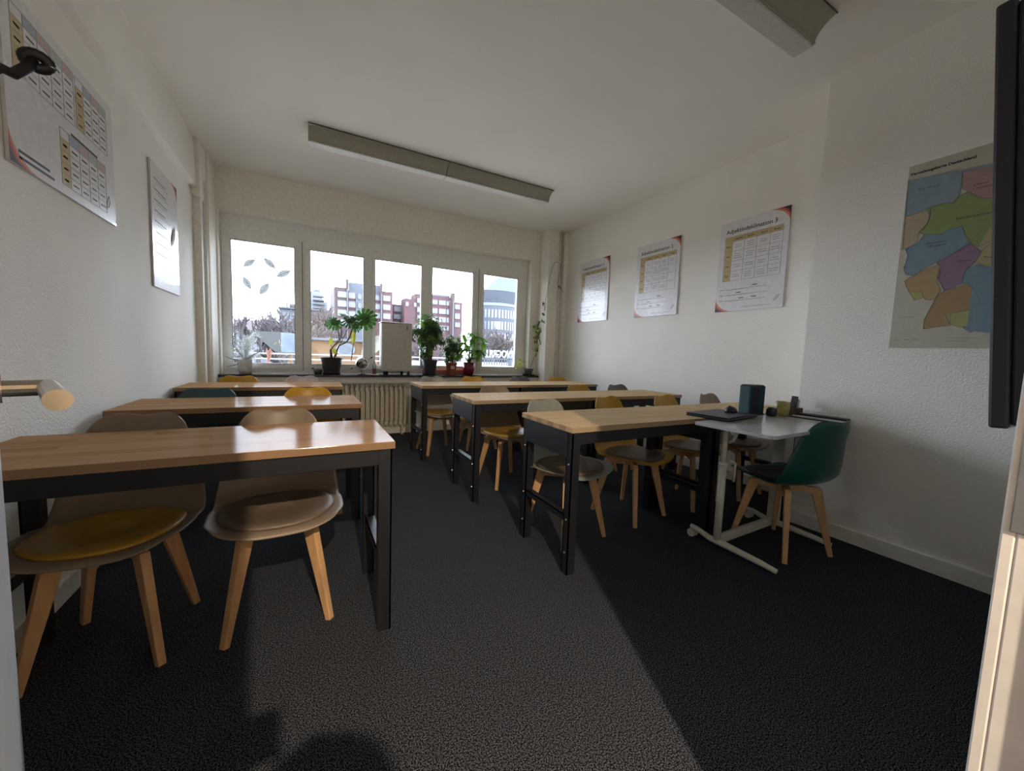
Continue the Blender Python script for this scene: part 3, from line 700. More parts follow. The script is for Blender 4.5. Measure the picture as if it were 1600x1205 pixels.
# ------------------------------------------------------------------ wall screen beside the doorway
tv = empty('wall_screen', 'large black flat screen seen edge-on beside the doorway', 'screen', (1.46, .23, .96))
tilt = math.radians(4.4); S = Matrix.Rotation(-tilt, 4, 'X')
def tvp(name, m_, bx, **k):
    b = MB().box(*bx); b.v = [tuple(S @ Vector(v)) for v in b.v]; return b.build(name, m_, tv, **k)
tvp('bezel', DARKPL, (0, 1.42, .005, .038, 0, 1.01), bevel=.006)
tvp('display', mat('black_display', (.005, .005, .006), .12), (.015, 1.405, .038, .0395, .02, .99))
tvp('back_housing', DARKPL, (.006, 1.37, -.024, .005, .008, 1.0), bevel=.006)
m_ = MB(); m_.box(.4, .44, -.115, -.02, .30, .42); m_.box(.98, 1.02, -.115, -.02, .30, .42); m_.box(.4, 1.02, -.125, -.105, .2, .62); m_.build('wall_bracket', BLACK, tv)

# ------------------------------------------------------------------ doorway, door leaf, frame
DWH = mat('door_white_lacquer', (.70, .69, .68), .4)
fr = MB()
fr.box(.742, .80, -.02, YD-.012, 0, 2.05); fr.box(-.10, -.062, -.02, YD-.012, 0, 2.05); fr.box(-.10, .80, -.02, YD-.012, 2.04, 2.08)
fr.box(.742, .82, YD-.012, YD, 0, 2.10); fr.box(-.12, -.062, YD-.012, YD, 0, 2.10); fr.box(-.062, .742, YD-.012, YD, 2.04, 2.10)
fr.box(.724, .742, -.02, .048, 0, 2.04); fr.box(-.062, -.044, -.02, .048, 0, 2.04)
dfr = struct('door_2', fr, DWH, 'white lacquered door frame around the open doorway', 'door frame', bevel=.002)
sp_ = MB(); sp_.box(.7395, .742, .055, .108, .905, 1.30)
spo = sp_.build('strike_plate', STEEL, dfr, bevel=.001)
k = MB(); k.box(.738, .7395, .064, .090, .95, 1.0); k.box(.738, .7395, .064, .090, 1.05, 1.12); k.build('latch_recess', mat('recess_brown', (.20, .15, .09), .6), spo)
k = MB()
for z in (.925, 1.02, 1.17, 1.28): k.tube([(.737, .083, z), (.7396, .083, z)], .005, 10)
k.build('screw', CHROME, spo)
hinge = Vector((-.062, .112, 0)); dd = Vector((-.42, .907, 0)).normalized(); nn = Vector((dd.y, -dd.x, 0))   # nn points into the view
LEN = .822
def dp(s, t, z): return tuple(hinge + dd*s + nn*t + Vector((0, 0, z)))
dm = MB(); dm.prism([(0, 0), (LEN, 0), (LEN, -.04), (0, -.04)], lambda a, b: dp(a, b, .012), lambda a, b: dp(a, b, 2.02))
door = struct('door_1', dm, mat('door_leaf_pale_blue_grey', (.55, .58, .60), .45), 'pale open door leaf with a lever handle', 'door', bevel=.002)
P1 = Vector((-.381, .925, -.084))*.80+CAMP; P2 = Vector((-.372, .928, -.106))*.63+CAMP
n_off = (P1-hinge).dot(nn)
root_ = P1 - nn*n_off
h = MB(); h.tube([root_ + nn*.0, root_+nn*.006], .018, 20); h.tube([root_, P1, ], .0105, 14); h.tube([P1 + (P1-P2).normalized()*.010, P1, P2], [.0105, .0108, .0115], 16)
h.build('door_handle', BRASS, door, smooth=False)
h = MB(); h.prism([(-.03, -.038), (.002, -.038), (.002, -.002), (-.03, -.002)], lambda a, b: dp(LEN+a+.0005, b, .93), lambda a, b: dp(LEN+a+.0005, b, 1.12)); h.build('lock_plate', STEEL, door)
hk = at(50, 93, 1, .80); hk2 = at(0, 105, 1, .775)
base = hk2 + (hk2-hk)*.8
base = base - nn*((base-hinge).dot(nn))
c = MB(); c.tube([base, base*.4+hk2*.6, hk2, hk2*.62+hk*.38+Vector((0,0,-.012)), hk*.8+hk2*.2+Vector((0,0,-.009)), hk], [.008, .007, .0062, .0062, .0065, .007], 12)
tn = (hk-CAMP).normalized(); ex = tn.cross(Vector((0,0,1))).normalized(); ey = ex.cross(tn)
ring = [hk + ex*.011*math.cos(a)+ey*.008*math.sin(a)-ex*(-.004) for a in [2*PI*i/16 for i in range(17)]]
c.tube(ring, .0068, 10, caps=False); c.build('coat_hook', mat('matt_black_hook', (.006, .006, .008), .5), door, smooth=True)

# ------------------------------------------------------------------ corridor behind the doorway
CW = mat('corridor_wall_paint', (.62, .58, .52), .85)
w = MB(); w.box(-1.35, -1.2, -2.7, -.02, 0, 2.6); w.box(1.6, 1.75, -2.7, -.02, 0, 2.6); w.box(-1.35, 1.75, -2.85, -2.7, 0, 2.6); w.box(1.0, 1.75, -.10, -.02, 0, 2.6)
struct('wall_corridor', w, CW, 'corridor walls outside the room', 'wall')
struct('ceiling_corridor', MB().box(-1.35, 1.75, -2.85, -.02, 2.6, 2.7), CW, 'corridor ceiling', 'ceiling')
cr = empty('corridor_light', 'round warm ceiling light in the corridor', 'ceiling light', (.10, -1.5, 2.6))
MB().lathe([(.09, 0), (.09, -.11), (.085, -.115), (.075, -.115), (.075, -.02)], n=24).build('housing', WHT, cr, smooth=True)

# ------------------------------------------------------------------ things on the window sill
SZ = .7665
def pot(root, r0, r1, h, m_, saucer=0, rim=.008, name='pot'):
    b = MB().lathe([(r0*.96, .004 if saucer else 0), (r1, h-.02), (r1+rim, h-.02), (r1+rim, h), (r1-.004, h), (r1-.008, h-.03), (0, h-.032)], n=28); o = b.build(name, m_, root, smooth=False)
    MB().lathe([(r1-.010, h-.028), (r1*.5, h-.022), (0, h-.020)], n=20).build('soil', SOIL, root)
    if saucer: MB().lathe([(saucer*.85, 0), (saucer, .018), (saucer-.006, .018), (saucer*.8, .006), (0, .006)], n=28).build('saucer', m_, root)
    return o
# frosted plant
r = empty('frosted_branch_bouquet', 'frosty white artificial branches in a white pot, left end of the sill', 'plant', (-.60, 5.12, SZ))
MB().lathe([(.055, 0), (.072, .05), (.074, .12), (.066, .16), (.06, .16), (.062, .12), (0, .10)], n=24).build('pot', mat('white_ceramic', (.62, .60, .56), .4, noise=(25, .12, (1, 1, 1))), r, smooth=True)
fo = MB(); br = MB(); rnd = random.Random(5)
for k in range(46):
    a = rnd.uniform(0, 2*PI); rr_ = rnd.uniform(.05, .20); hgt = rnd.uniform(.14, .47)
    tip = Vector((rr_*math.cos(a)*1.0, rr_*math.sin(a)*.42, hgt)); tip.x = max(-.19, tip.x)
    mid = Vector((tip.x*.5, tip.y*.5, .14+.6*(hgt-.14)+.03)); pts = [Vector((0, 0, .12)), mid, tip]
    br.tube(pts, .0016, 4)
    for q in range(42):
        t = rnd.uniform(.30, 1); c = pts[0]*(1-t)**2+mid*2*t*(1-t)+tip*t*t
        d = Vector((rnd.gauss(0, 1), rnd.gauss(0, 1), rnd.gauss(0, 1))).normalized()*rnd.uniform(.020, .045)
        fo.leaf(c, c+d, .014, (rnd.random(), rnd.random(), rnd.random()), 1)
tag(fo.build('frosted_foliage', FROST, r), kind='stuff'); br.build('twigs', FROST, r)
for pts in ([(0,0,.16),(-.06,0,.24),(-.11,-.01,.32),(-.10,-.02,.40),(-.08,-.02,.44)], [(0,-.02,.15),(.09,-.03,.22),(.14,-.03,.25),(.14,-.03,.34)], [(0,-.02,.15),(-.09,-.04,.15),(-.17,-.05,.19)], [(0,-.02,.13),(-.08,-.05,.10),(-.16,-.06,.08)]):
    MB().tube(pts, [.006]+[.0045]*(len(pts)-2)+[.002], 6).build('dark_branch', DARKPL, r, smooth=True)
lf = MB(); lf.leaf((.05, -.03, .17), (.28, -.04, .165), .028, (0, 0, 1), 6, .15); lf.leaf((.05, -.02, .155), (.26, -.05, .12), .024, (0, 0, 1), 6, .1)
lf.build('long_leaf', mat('dusty_green_leaf', (.16, .22, .17), .6), r)
# small succulent pot
r = empty('succulent_pot', 'tiny dark round pot of succulents left of the split-leaf plant', 'plant', (.115, 5.10, SZ))
MB().lathe([(.035, 0), (.046, .02), (.047, .05), (.040, .06), (.036, .06), (.034, .05), (0, .05)], n=20).build('pot', mat('dark_stoneware', (.05, .05, .045), .5), r, smooth=True)
s = MB(); rnd = random.Random(2)
for k in range(16):
    a = rnd.uniform(0, 2*PI); d = Vector((math.cos(a), math.sin(a), .5))*rnd.uniform(.02, .04); s.leaf((0, 0, .052), Vector((0, 0, .052))+d, .012, (0, 0, 1), 3)
s.build('succulent_leaves', DEEPG, r)
MB().tube([(-.035, 0, .05), (-.055, -.01, .072), (-.068, -.01, .074)], [.006, .008, .010], 8).build('dark_figure', MATS['dark_stoneware'], r)

# monstera
MX, MY = .262, 5.11
r = empty('split_leaf_plant', 'split-leaf monstera with a bent stem in a wide black pot', 'plant', (MX, MY, SZ))
pot(r, .088, .118, .205, mat('black_pot_plastic', (.022, .023, .025), .5), saucer=.105)
def loc(px, py, y=MY): return at(px, py, 1, y) - Vector((MX, MY, SZ))
stems = MB()
for pts, rad in (([(517, 557), (516, 547), (521, 541), (531, 533), (534, 520), (533, 505)], .007), ([(521, 556), (526, 548), (530, 540), (541, 535), (546, 528), (549, 517), (553, 505)], .010),
                 ([(519, 556), (517, 548), (520, 543), (530, 530), (528, 512), (524, 500)], .006), ([(524, 556), (528, 545), (537, 527), (543, 515), (548, 507)], .004), ([(549, 517), (556, 506), (563, 500)], .005), ([(520, 545), (517, 538)], .005)):
    q = [loc(*p) for p in pts]; q[0].z = .17
    for i, v in enumerate(q): v.y += .012*math.sin(i*1.7+rad*300)
    stems.tube(q, [rad]*(len(q)-1)+[rad*.5], 7)
stems.build('stem', mat('monstera_stem', (.16, .12, .06), .7), r, smooth=True)
def monstera_leaf(c, tipdir, size, nrm, m_):
    """heart-shaped leaf with deep side slits"""
    c = Vector(c); d = Vector(tipdir).normalized(); n_ = Vector(nrm).normalized(); s_ = d.cross(n_).normalized(); n_ = s_.cross(d)
    mb = MB(); L = size
    lobes = [(150, .55), (122, .78), (95, .92), (70, 1.0), (46, 1.0), (24, 1.02)]
    def P(a, rr_, z=0): a = math.radians(a); return c + d*(math.cos(a)*rr_*L*.62) + s_*(math.sin(a)*rr_*L*.56) - n_*(rr_*rr_*L*.16)
    for sg in (1, -1):
        for a, rr_ in lobes:
            w_ = 9.5
            root = c + d*(L*.10*math.cos(math.radians(a)))
            root2 = c + d*(L*.10*math.cos(math.radians(a))+L*.05)
            pts = [root, P(sg*(a+w_), rr_*.45), P(sg*(a+w_), rr_*.85), P(sg*(a+w_*.5), rr_), P(sg*(a-w_*.6), rr_*.97), P(sg*(a-w_), rr_*.8), P(sg*(a-w_), rr_*.42), root2]
            mb.poly(pts)
        body = [c - d*L*.02] + [P(sg*a, .52) for a in (165, 140, 115, 90, 65, 40, 15, 0)]
        mb.poly(body)
    mb.poly([P(12, .5), P(8, .95), P(0, 1.12), P(-8, .95), P(-12, .5), c])
    return mb.build('leaf', m_, r)
monstera_leaf(loc(567, 499), (.75, -.2, .35), .27, (-.15, -1, .25), GREEN)
monstera_leaf(loc(547, 499, 5.07), (.15, -.5, -.5), .20, (-.2, -1, .3), DEEPG)
monstera_leaf(loc(524, 502), (-.5, -.3, -.55), .19, (-.3, -1, .35), GREEN)
monstera_leaf(loc(540, 494, 5.13), (.3, .3, .1), .18, (0, -.9, .6), GREEN)
monstera_leaf(loc(556, 509, 5.14), (.3, .1, -.6), .14, (0, -1, .2), GREEN)
for p, d_, s_ in (((519, 532), (-.03, -.03, -.06), .05), ((552, 522), (.0, -.02, -.12), .06), ((522, 548), (.01, -.05, -.04), .05)):
    b0 = loc(*p); mb = MB(); mb.leaf(b0 + Vector((0, 0, .03)), b0+Vector(d_), s_, (.2, -1, .2), 5, .1); mb.build('yellowing_leaf', YELG, r)

# globe
gx, gy = .600, 5.09
r = empty('desk_globe', 'small metallic desk globe on a round foot', 'globe', (gx, gy, SZ))
MB().lathe([(.048, 0), (.046, .008), (.018, .022), (.008, .035), (.007, .055), (.012, .06), (0, .062)], n=24).build('foot', mat('gunmetal', (.12, .12, .13), .3, .8), r, smooth=True)
gc = Vector((0, 0, .145)); ax = Vector((.42, 0, .9)).normalized()
arc = MB(); arc.tube([gc + Vector((math.cos(a), 0, math.sin(a)))*.086 for a in [math.radians(-155+x*10) for x in range(22)]], .0035, 6, True); arc.build('meridian_arc', CHROME, r, smooth=True)
b = MB(); b.lathe([(.0001, -.072)]+[(.072*math.cos(t), .072*math.sin(t)) for t in [math.radians(-80+x*10) for x in range(17)]]+[(.0001, .072)], (0, 0, .145), 24)
GL_ = bpy.data.materials.new('globe_map'); GL_.use_nodes = True; n = GL_.node_tree.nodes; L_ = GL_.node_tree.links; bs = n['Principled BSDF']; bs.inputs['Metallic'].default_value = .85; bs.inputs['Roughness'].default_value = .18
tcn = n.new('ShaderNodeTexCoord'); nz = n.new('ShaderNodeTexNoise'); nz.inputs['Scale'].default_value = 14; nz.inputs['Detail'].default_value = 5; rr2 = n.new('ShaderNodeValToRGB')
rr2.color_ramp.interpolation = 'CONSTANT'; rr2.color_ramp.elements[0].color = (.65, .63, .60, 1); rr2.color_ramp.elements[1].position = .52; rr2.color_ramp.elements[1].color = (.09, .05, .035, 1)
L_.new(tcn.outputs['Object'], nz.inputs['Vector']); L_.new(nz.outputs['Fac'], rr2.inputs[0]); L_.new(rr2.outputs[0], bs.inputs['Base Color'])
b.build('sphere', GL_, r, smooth=True)
b = MB(); b.tube([gc+Vector((.075, 0, .045)), gc+Vector((.125, 0, .072))], [.003, .003], 6); b.tube([gc+Vector((.105, 0, .062)), gc+Vector((.130, 0, .075))], .008, 8)
b.tube([gc-Vector((.075, 0, .045)), gc-Vector((.125, 0, .072))], [.003, .003], 6); b.tube([gc-Vector((.105, 0, .062)), gc-Vector((.130, 0, .075))], .009, 8); b.build('axis_pin', DARKPL, r)

# slim bottle
r = empty('slim_bottle', 'slim clear spray bottle with pink liquid beside the white appliance', 'bottle', (.755, 5.13, SZ))
MB().lathe([(.020, 0), (.020, .075), (0, .075)], n=16).build('pink_liquid', mat('pink_liquid', (.75, .22, .26), .2), r)
MB().lathe([(.022, 0), (.0225, .12), (.014, .15), (.009, .17)], n=16).build('bottle_body', glass_mat('clear_plastic', (.9, .9, .92), .12), r, smooth=True)
MB().lathe([(.010, .17), (.010, .20), (.005, .205), (.004, .26), (0, .26)], n=12).build('cap', WHT, r)

# white rolling appliance
WAP = mat('white_appliance_plastic', (.60, .58, .51), .35); r = empty('air_purifier', 'white boxy air appliance on small black castors', 'appliance', (1.015, 5.11, SZ))
MB().box(-.190, .190, -.09, .095, .045, .655).build('body', WAP, r, bevel=.018)
MB().box(-.198, .192, -.092, .097, .655, .668).build('lid', mat('white_lid', (.66, .65, .61), .35), r, bevel=.005)
m_ = MB(); m_.box(.118, .128, -.0925, -.089, .58, .63); m_.build('display_slot', DARKPL, r)
m_ = MB(); m_.box(.015, .055, -.0915, -.0895, .622, .626); m_.build('badge', mat('grey_badge', (.35, .33, .28), .5), r)
for x in (-.15, -.10, .09, .15):
    if x == -.10 or x == .09: y = .06
    else: y = -.06
    m_ = MB(); m_.tube([(x-.014, y, .018), (x+.014, y, .018)], .0175, 12); m_.box(x-.008, x+.008, y-.008, y+.008, .02, .048); m_.build('castor', DARKPL, r)
tag(MB().box(.66, .80, 5.03, 5.08, SZ, SZ+.006).build('white_remote', WHT, bevel=.002), 'flat white remote lying at the appliance', 'remote')

def bushy(root, c, rx, ry, rz, n, lsz, mats, seed, names=('foliage', 'light_foliage'), digit=7, stems_=6, z0=.17):
    rnd = random.Random(seed); mbs = [MB() for _ in mats]; st = MB()
    for k in range(stems_):
        a = rnd.uniform(0, 2*PI); t = Vector(c)+Vector((rx*.6*math.cos(a), ry*.6*math.sin(a), rz*rnd.uniform(-.3, .6)))
        st.tube([Vector((.02*math.cos(a), .02*math.sin(a), z0)), Vector((t.x*.4, t.y*.4, z0+(t.z-z0)*.6)), t], [.006, .0045, .002], 6)
    st.build('stems', STEM, root, smooth=True)
    for k in range(n):
        while True:
            p = Vector((rnd.uniform(-1, 1), rnd.uniform(-1, 1), rnd.uniform(-1, 1)))
            if .3 < p.length < 1: break
        p = p*rnd.choice((.8, 1, 1, 1.12)); lump = 1+.16*math.sin(5*math.atan2(p.z, p.x)+seed)
        hub = Vector(c)+Vector((p.x*rx*lump, p.y*ry, p.z*rz*lump)); out_ = Vector((p.x, p.y, p.z*.5+.4)).normalized(); i = rnd.choices(range(len(mats)), [3]+[1]*(len(mats)-1))[0]
        a1 = out_.cross(Vector((0, 0, 1)) if abs(out_.z) < .9 else Vector((1, 0, 0))).normalized(); a2 = out_.cross(a1)
        for q in range(digit):
            ang = 2*PI*q/digit+rnd.uniform(-.2, .2); d = (a1*math.cos(ang)+a2*math.sin(ang)+out_*rnd.uniform(-.1, .35)).normalized()*lsz*rnd.uniform(.75, 1.15)
            mbs[i].leaf(hub, hub+d, lsz*.38, out_, 3, .15)
    for i, (mb, m_) in enumerate(zip(mbs, mats)): mb.build(names[min(i, len(names)-1)], m_, root)
r = empty('umbrella_plant', 'dense variegated umbrella plant in a tall charcoal pot', 'plant', (1.465, 5.11, SZ))
pot(r, .075, .100, .205, mat('charcoal_pot', (.02, .022, .032), .5), saucer=.10)
bushy(r, (-.01, 0, .54), .225, .10, .27, 190, .066, [DEEPG, VARI, BRIGHTG], 11, ('dark_foliage', 'cream_edged_foliage', 'young_foliage'), 7, 7)
r = empty('small_ficus', 'small speckled-leaf plant in a terracotta plastic pot', 'plant', (1.765, 5.10, SZ))
pot(r, .058, .078, .172, mat('terracotta_plastic', (.27, .065, .035), .5))
lab = MB(); 
for k in range(5):
    a = math.radians(-112+k*11); lab.v += [(.074*math.cos(a), .074*math.sin(a), .085), (.0775*math.cos(a), .0775*math.sin(a), .13)]
lab.f = [(2*k, 2*k+2, 2*k+3, 2*k+1) for k in range(4)]; lab.mi = [0]*4; lab.build('price_label', mat('label_paper', (.6, .52, .45), .6), r)
bushy(r, (.0, 0, .36), .13, .085, .21, 120, .052, [DEEPG, VARI], 5, ('dark_foliage', 'cream_edged_foliage'), 5, 5, .14)
r = empty('money_tree', 'bright green large-leaved plant in a dark red ribbed pot', 'plant', (2.025, 5.10, SZ))
rp_ = MB(); n_ = 48; prof = [(.055, 0), (.068, .02), (.080, .09), (.083, .18), (.078, .18), (.074, .10), (0, .15)]
rp_.lathe(prof, n=n_); rp_.v = [((x*(1+.02*math.cos(math.atan2(y, x)*24))), (y*(1+.02*math.cos(math.atan2(y, x)*24))), z) for x, y, z in rp_.v]
rp_.build('pot', mat('dark_red_glaze', (.16, .006, .025), .25), r, smooth=True); MB().lathe([(.074, .152), (0, .156)], n=20).build('soil', SOIL, r)
rnd = random.Random(8); lv = [MB(), MB()]; st = MB()
for k, (tx, ty, tz) in enumerate([(-.10, 0, .56), (.02, -.02, .50), (.16, 0, .54), (-.13, -.03, .38), (.10, -.05, .36), (.0, .04, .42), (.17, .02, .36), (-.08, .03, .46), (.06, -.07, .25), (.08, .04, .55), (.19, -.03, .46), (-.03, -.08, .36), (-.15, .02, .30), (.03, .02, .60)]):
    hub = Vector((tx, ty, tz)); st.tube([(rnd.uniform(-.02, .02), 0, .15), (tx*.4, ty*.4, .15+(tz-.15)*.7), hub], [.006, .004, .0025], 6)
    for q in range(6):
        a = 2*PI*q/6+rnd.uniform(-.3, .3); ln = rnd.uniform(.11, .16); d = Vector((math.cos(a), math.sin(a)*.8, rnd.uniform(-.75, .1))).normalized()*ln
        lv[rnd.random() < .4].leaf(hub, hub+d, ln*.42, (0, 0, 1), 5, .3)
st.build('stems', GSTEM, r, smooth=True); lv[0].build('foliage', mat('mid_green_leaf', (.09, .22, .025), .35, noise=(14, .35, (1, 1, 1)), tl=.3), r); lv[1].build('light_foliage', BRIGHTG, r)
tag(MB().box(1.40, 2.13, 5.195, 5.232, SZ, SZ+.062).build('pink_box', mat('pink_card', (.50, .22, .20), .6), bevel=.004), 'long low pink cardboard box behind the pot plants', 'box')

# pothos with climbing vine
px0, py0 = 3.015, 5.10
r = empty('climbing_pothos', 'climbing pothos in a grey pot, its vine reaching up the pilaster', 'plant', (px0, py0, SZ))
pot(r, .055, .066, .105, mat('grey_pot', (.07, .075, .075), .5), saucer=.095)
def lp_(px, py, y): return at(px, py, 1, y) - Vector((px0, py0, SZ))
vine = [lp_(829, 574, 5.10), lp_(833, 563, 5.08), lp_(838, 550, 5.06), lp_(843, 536, 5.04), lp_(842, 520, 5.03), lp_(840, 508, 5.02), lp_(846, 500, 5.0), lp_(850, 490, 4.95), lp_(851, 478, 4.88), lp_(853, 468, 4.85), lp_(857, 445, 4.835), lp_(861, 425, 4.835),
        lp_(866, 411, 4.835), lp_(871, 409, 4.835), lp_(876, 413, 4.835), lp_(875, 425, 4.835), lp_(872, 438, 4.835), lp_(872, 446, 4.835), lp_(877, 451, 4.835), lp_(880, 457, 4.835)]
v = MB(); v.tube(vine, [.004]*9+[.0028]*11, 6); v.tube([lp_(842, 520, 5.03), lp_(850, 525, 5.02), lp_(853, 535, 5.02)], .003, 6); v.tube([vine[8], lp_(853, 495, 4.9), lp_(850, 512, 4.95)], .002, 5); v.build('vine', mat('vine_stem', (.17, .15, .09), .7), r, smooth=True)
rnd = random.Random(4); L1, L2 = MB(), MB()
def pleaf(mb, p, s_): 
    d = Vector((rnd.gauss(0, .6), rnd.gauss(0, .4)-.2, -1+rnd.gauss(0, .4))).normalized()*s_; mb.leaf(p, p+d, s_*.62, (rnd.gauss(0, .5), -1, .3), 4, .1)
for k in range(46):
    p = lp_(841+rnd.gauss(0, 4.5), 524+rnd.gauss(0, 11), 5.03+rnd.uniform(-.05, .05)); pleaf(L2 if rnd.random() < .45 else L1, p, rnd.uniform(.04, .07))
for q in ((849, 472), (847, 475), (852, 489), (847, 489), (843, 502), (846, 499), (841, 505), (849, 502)): pleaf(L1, lp_(*q, 4.92), .055)
for q in ((871, 447), (874, 448)): pleaf(L1, lp_(*q, 4.83), .045)
L1.build('foliage', mat('pothos_leaf', (.13, .20, .06), .4, noise=(20, .5, (1, 1, 1)), tl=.2), r)
for k in range(14): p = lp_(812+rnd.gauss(0, 4), 566+rnd.gauss(0, 3), 5.06); pleaf(L2, p, .04)
L2.build('yellow_foliage', YELG, r)
v = MB(); v.tube([(-.02, 0, .09), (-.06, -.02, .13), (-.11, -.03, .12)], .003, 5); v.build('side_stem', GSTEM, r)
tag(MB().lathe([(.022, 0), (.024, .10), (.020, .10), (.018, .01), (0, .01)], (3.095, 5.17, SZ), 18).build('white_cup', WHT), 'narrow white cup behind the grey pot', 'cup')

# ------------------------------------------------------------------ the street side outside the windows
GZ = -4.2
struct('ground_outside', MB().box(-140, 220, 7.2, 320, GZ-.3, GZ), mat('asphalt', (.035, .035, .038), .9, noise=(1, .2, (1, 1, 1))), 'grey street level far below the window', 'ground')
BR = mat('dusty_red_brick', (.050, .024, .027), .9, noise=(4, .15, (1, 1, 1))); BR2 = mat('brown_brick', (.042, .028, .028), .9, noise=(4, .15, (1, 1, 1))); SLATE = mat('blue_grey_cladding', (.035, .042, .055), .6)
RENDER = mat('pale_render', (.10, .11, .13), .8); WINM = mat('bright_window_panes', (.10, .115, .135), .3, noise=(3, .2, (1, 1, 1))); WDK = mat('dark_window_panes', (.03, .04, .05), .3)
CONC = mat('light_concrete', (.07, .07, .075), .9)
def zat(px, py, Y): return at(px, py, 1, Y).z
def xat(px, py, Y): return at(px, py, 1, Y).x
def block(root, name, m_, p0, p1, pyt, Y, dep, pyb=None, ref=None):
    x0, x1 = xat(p0, pyt, Y), xat(p1, pyt, Y); zt = zat(p0 if ref is None else ref, pyt, Y); zb = GZ if pyb is None else zat(p0, pyb, Y)
    return MB().box(x0, x1, Y, Y+dep, zb, zt).build(name, m_, root)
def wins(root, m_, cols, rows, Y, ref, name='window', split=3):
    for c0, c1 in cols:
        for a, b_ in rows:
            x0, x1 = xat(c0, a, Y), xat(c1, a, Y); z1, z0 = zat(ref, a, Y), zat(ref, b_, Y); g = MB()
            g.box(x0, x1, Y-.08, Y+.05, z0, z1); o = g.build(name, m_, root)
            fz = MB()
            for k in range(split+1): xx = x0+(x1-x0)*k/split; fz.box(xx-.05, xx+.05, Y-.14, Y-.07, z0, z1)
            fz.box(x0, x1, Y-.14, Y-.07, z0-.04, z0+.06); fz.box(x0, x1, Y-.14, Y-.07, z1-.06, z1+.04); fz.build('window_frame', mat('pale_window_frame', (.11, .11, .12), .6), o)
r = empty('apartment_building', 'stepped red-brown brick block with a slate top storey, seen left of the white appliance', 'building', (0, 0, 0), 0, 'brick blocks across the street'); Y = 62
block(r, 'left_wing', BR2, 522.5, 543, 448, Y, 12); block(r, 'centre_wing', BR, 543, 600, 457, Y+.6, 11.5, ref=543); block(r, 'top_storey', SLATE, 545, 594, 441, Y+1.2, 9, 457); block(r, 'right_wing', BR, 597, 613.5, 455, Y, 12)
block(r, 'chimney', BR2, 541, 544.5, 436, Y-.2, 1, 452); block(r, 'chimney', BR2, 594.5, 598, 443, Y-.2, 1, 470)
block(r, 'drainpipe', CONC, 542, 544, 452, Y-.3, .3); block(r, 'drainpipe', CONC, 595.5, 597.5, 459, Y-.3, .3); block(r, 'stair_glazing', SLATE, 556, 567, 458, Y+.3, .6)
wins(r, WINM, [(528, 541)], [(455.5, 464), (469.5, 478.5), (484, 493), (499, 508)], Y, 528); wins(r, WINM, [(545, 555)], [(457, 466), (471, 480), (486, 495)], Y+.6, 545)
wins(r, WINM, [(586.5, 593.5)], [(461, 469), (475, 483), (489, 497)], Y+.6, 586); wins(r, WINM, [(599, 609.5)], [(462, 470), (476, 484), (490, 498)], Y, 599); wins(r, WDK, [(560, 564)], [(460, 467), (474, 481)], Y+.2, 560, split=1)
r = empty('apartment_building', 'low brick wing between the two taller brick blocks', 'building', (0, 0, 0), 0, 'brick blocks across the street')
block(r, 'wall', BR, 606, 652, 474.5, Y+4, 8); wins(r, WINM, [(616, 621), (622, 632), (634, 642), (646, 651)], [(479, 486.5), (491, 498), (503, 510)], Y+4, 616, split=3)
r = empty('apartment_building', 'long brick block with slate roof storey behind the bushy pot plants', 'building', (0, 0, 0), 0, 'brick blocks across the street')
block(r, 'left_wing', BR, 632, 649, 466, Y, 2.5); block(r, 'centre_wing', BR, 649, 705, 459, Y+.6, 3); block(r, 'top_storey', SLATE, 660, 703, 457.5, Y+.8, 2.5, 470); block(r, 'right_wing', BR, 704, 722.5, 471.5, Y, 3)
block(r, 'chimney', BR2, 706.5, 711, 458, Y-.2, 1, 475); block(r, 'drainpipe', CONC, 708, 710, 470, Y-.3, .3)
wins(r, WINM, [(634, 638), (647, 650)], [(472, 478)], Y, 634, split=1); wins(r, WINM, [(652, 660), (664, 672), (676, 683), (686, 696), (698, 707)], [(470, 476.5), (483, 490.5), (496, 503.5), (509, 516)], Y+.6, 690); wins(r, WINM, [(711, 718)], [(476, 483), (490, 498), (504, 511)], Y, 711)
r = empty('high_rise', 'pale stepped high-rise far behind the bare trees', 'building'); Y = 150
block(r, 'tower', RENDER, 484, 504, 455, Y, 15); block(r, 'low_wing', RENDER, 484, 512, 470, Y-4, 18); block(r, 'roof_box', CONC, 490, 500, 452, Y+3, 6, 456)
for k in range(5): block(r, 'balcony_band', CONC, 489, 507, 461+6*k, Y-6, 3, 463+6*k)
r = empty('office_building', 'pale office block with a dark flat roof seen through the leftmost pane', 'building'); Y = 80
block(r, 'wall', RENDER, 436, 520, 481, Y, 14); block(r, 'flat_roof', SLATE, 434, 521, 478.5, Y-1, 16, 481); block(r, 'roof_house', CONC, 452, 466, 475, Y+3, 6, 479); block(r, 'chimney', CONC, 447.5, 449.5, 472, Y+2, 1, 479)
wins(r, WDK, [(440, 446), (450, 455), (457, 462), (487, 495), (499, 507)], [(488, 494), (501, 507), (513, 519)], Y, 450, split=2)
r = empty('tiled_roof_house', 'low house with a long mauve tiled roof behind the bare trees', 'building'); Y = 45
a_, b__ = xat(355, 500, Y), xat(480, 500, Y); zt, zb = zat(370, 495, Y), zat(370, 520, Y)
MB().prism([(Y, zb), (Y+5, zt), (Y+10, zb)], lambda y, z: (a_, y, z), lambda y, z: (b__, y, z)).build('roof', mat('mauve_roof_tiles', (.04, .028, .033), .9, noise=(3, .3, (1, 1, 1))), r); MB().box(a_+.5, b__-.5, Y+.4, Y+9.6, GZ, zb).build('wall', RENDER, r)
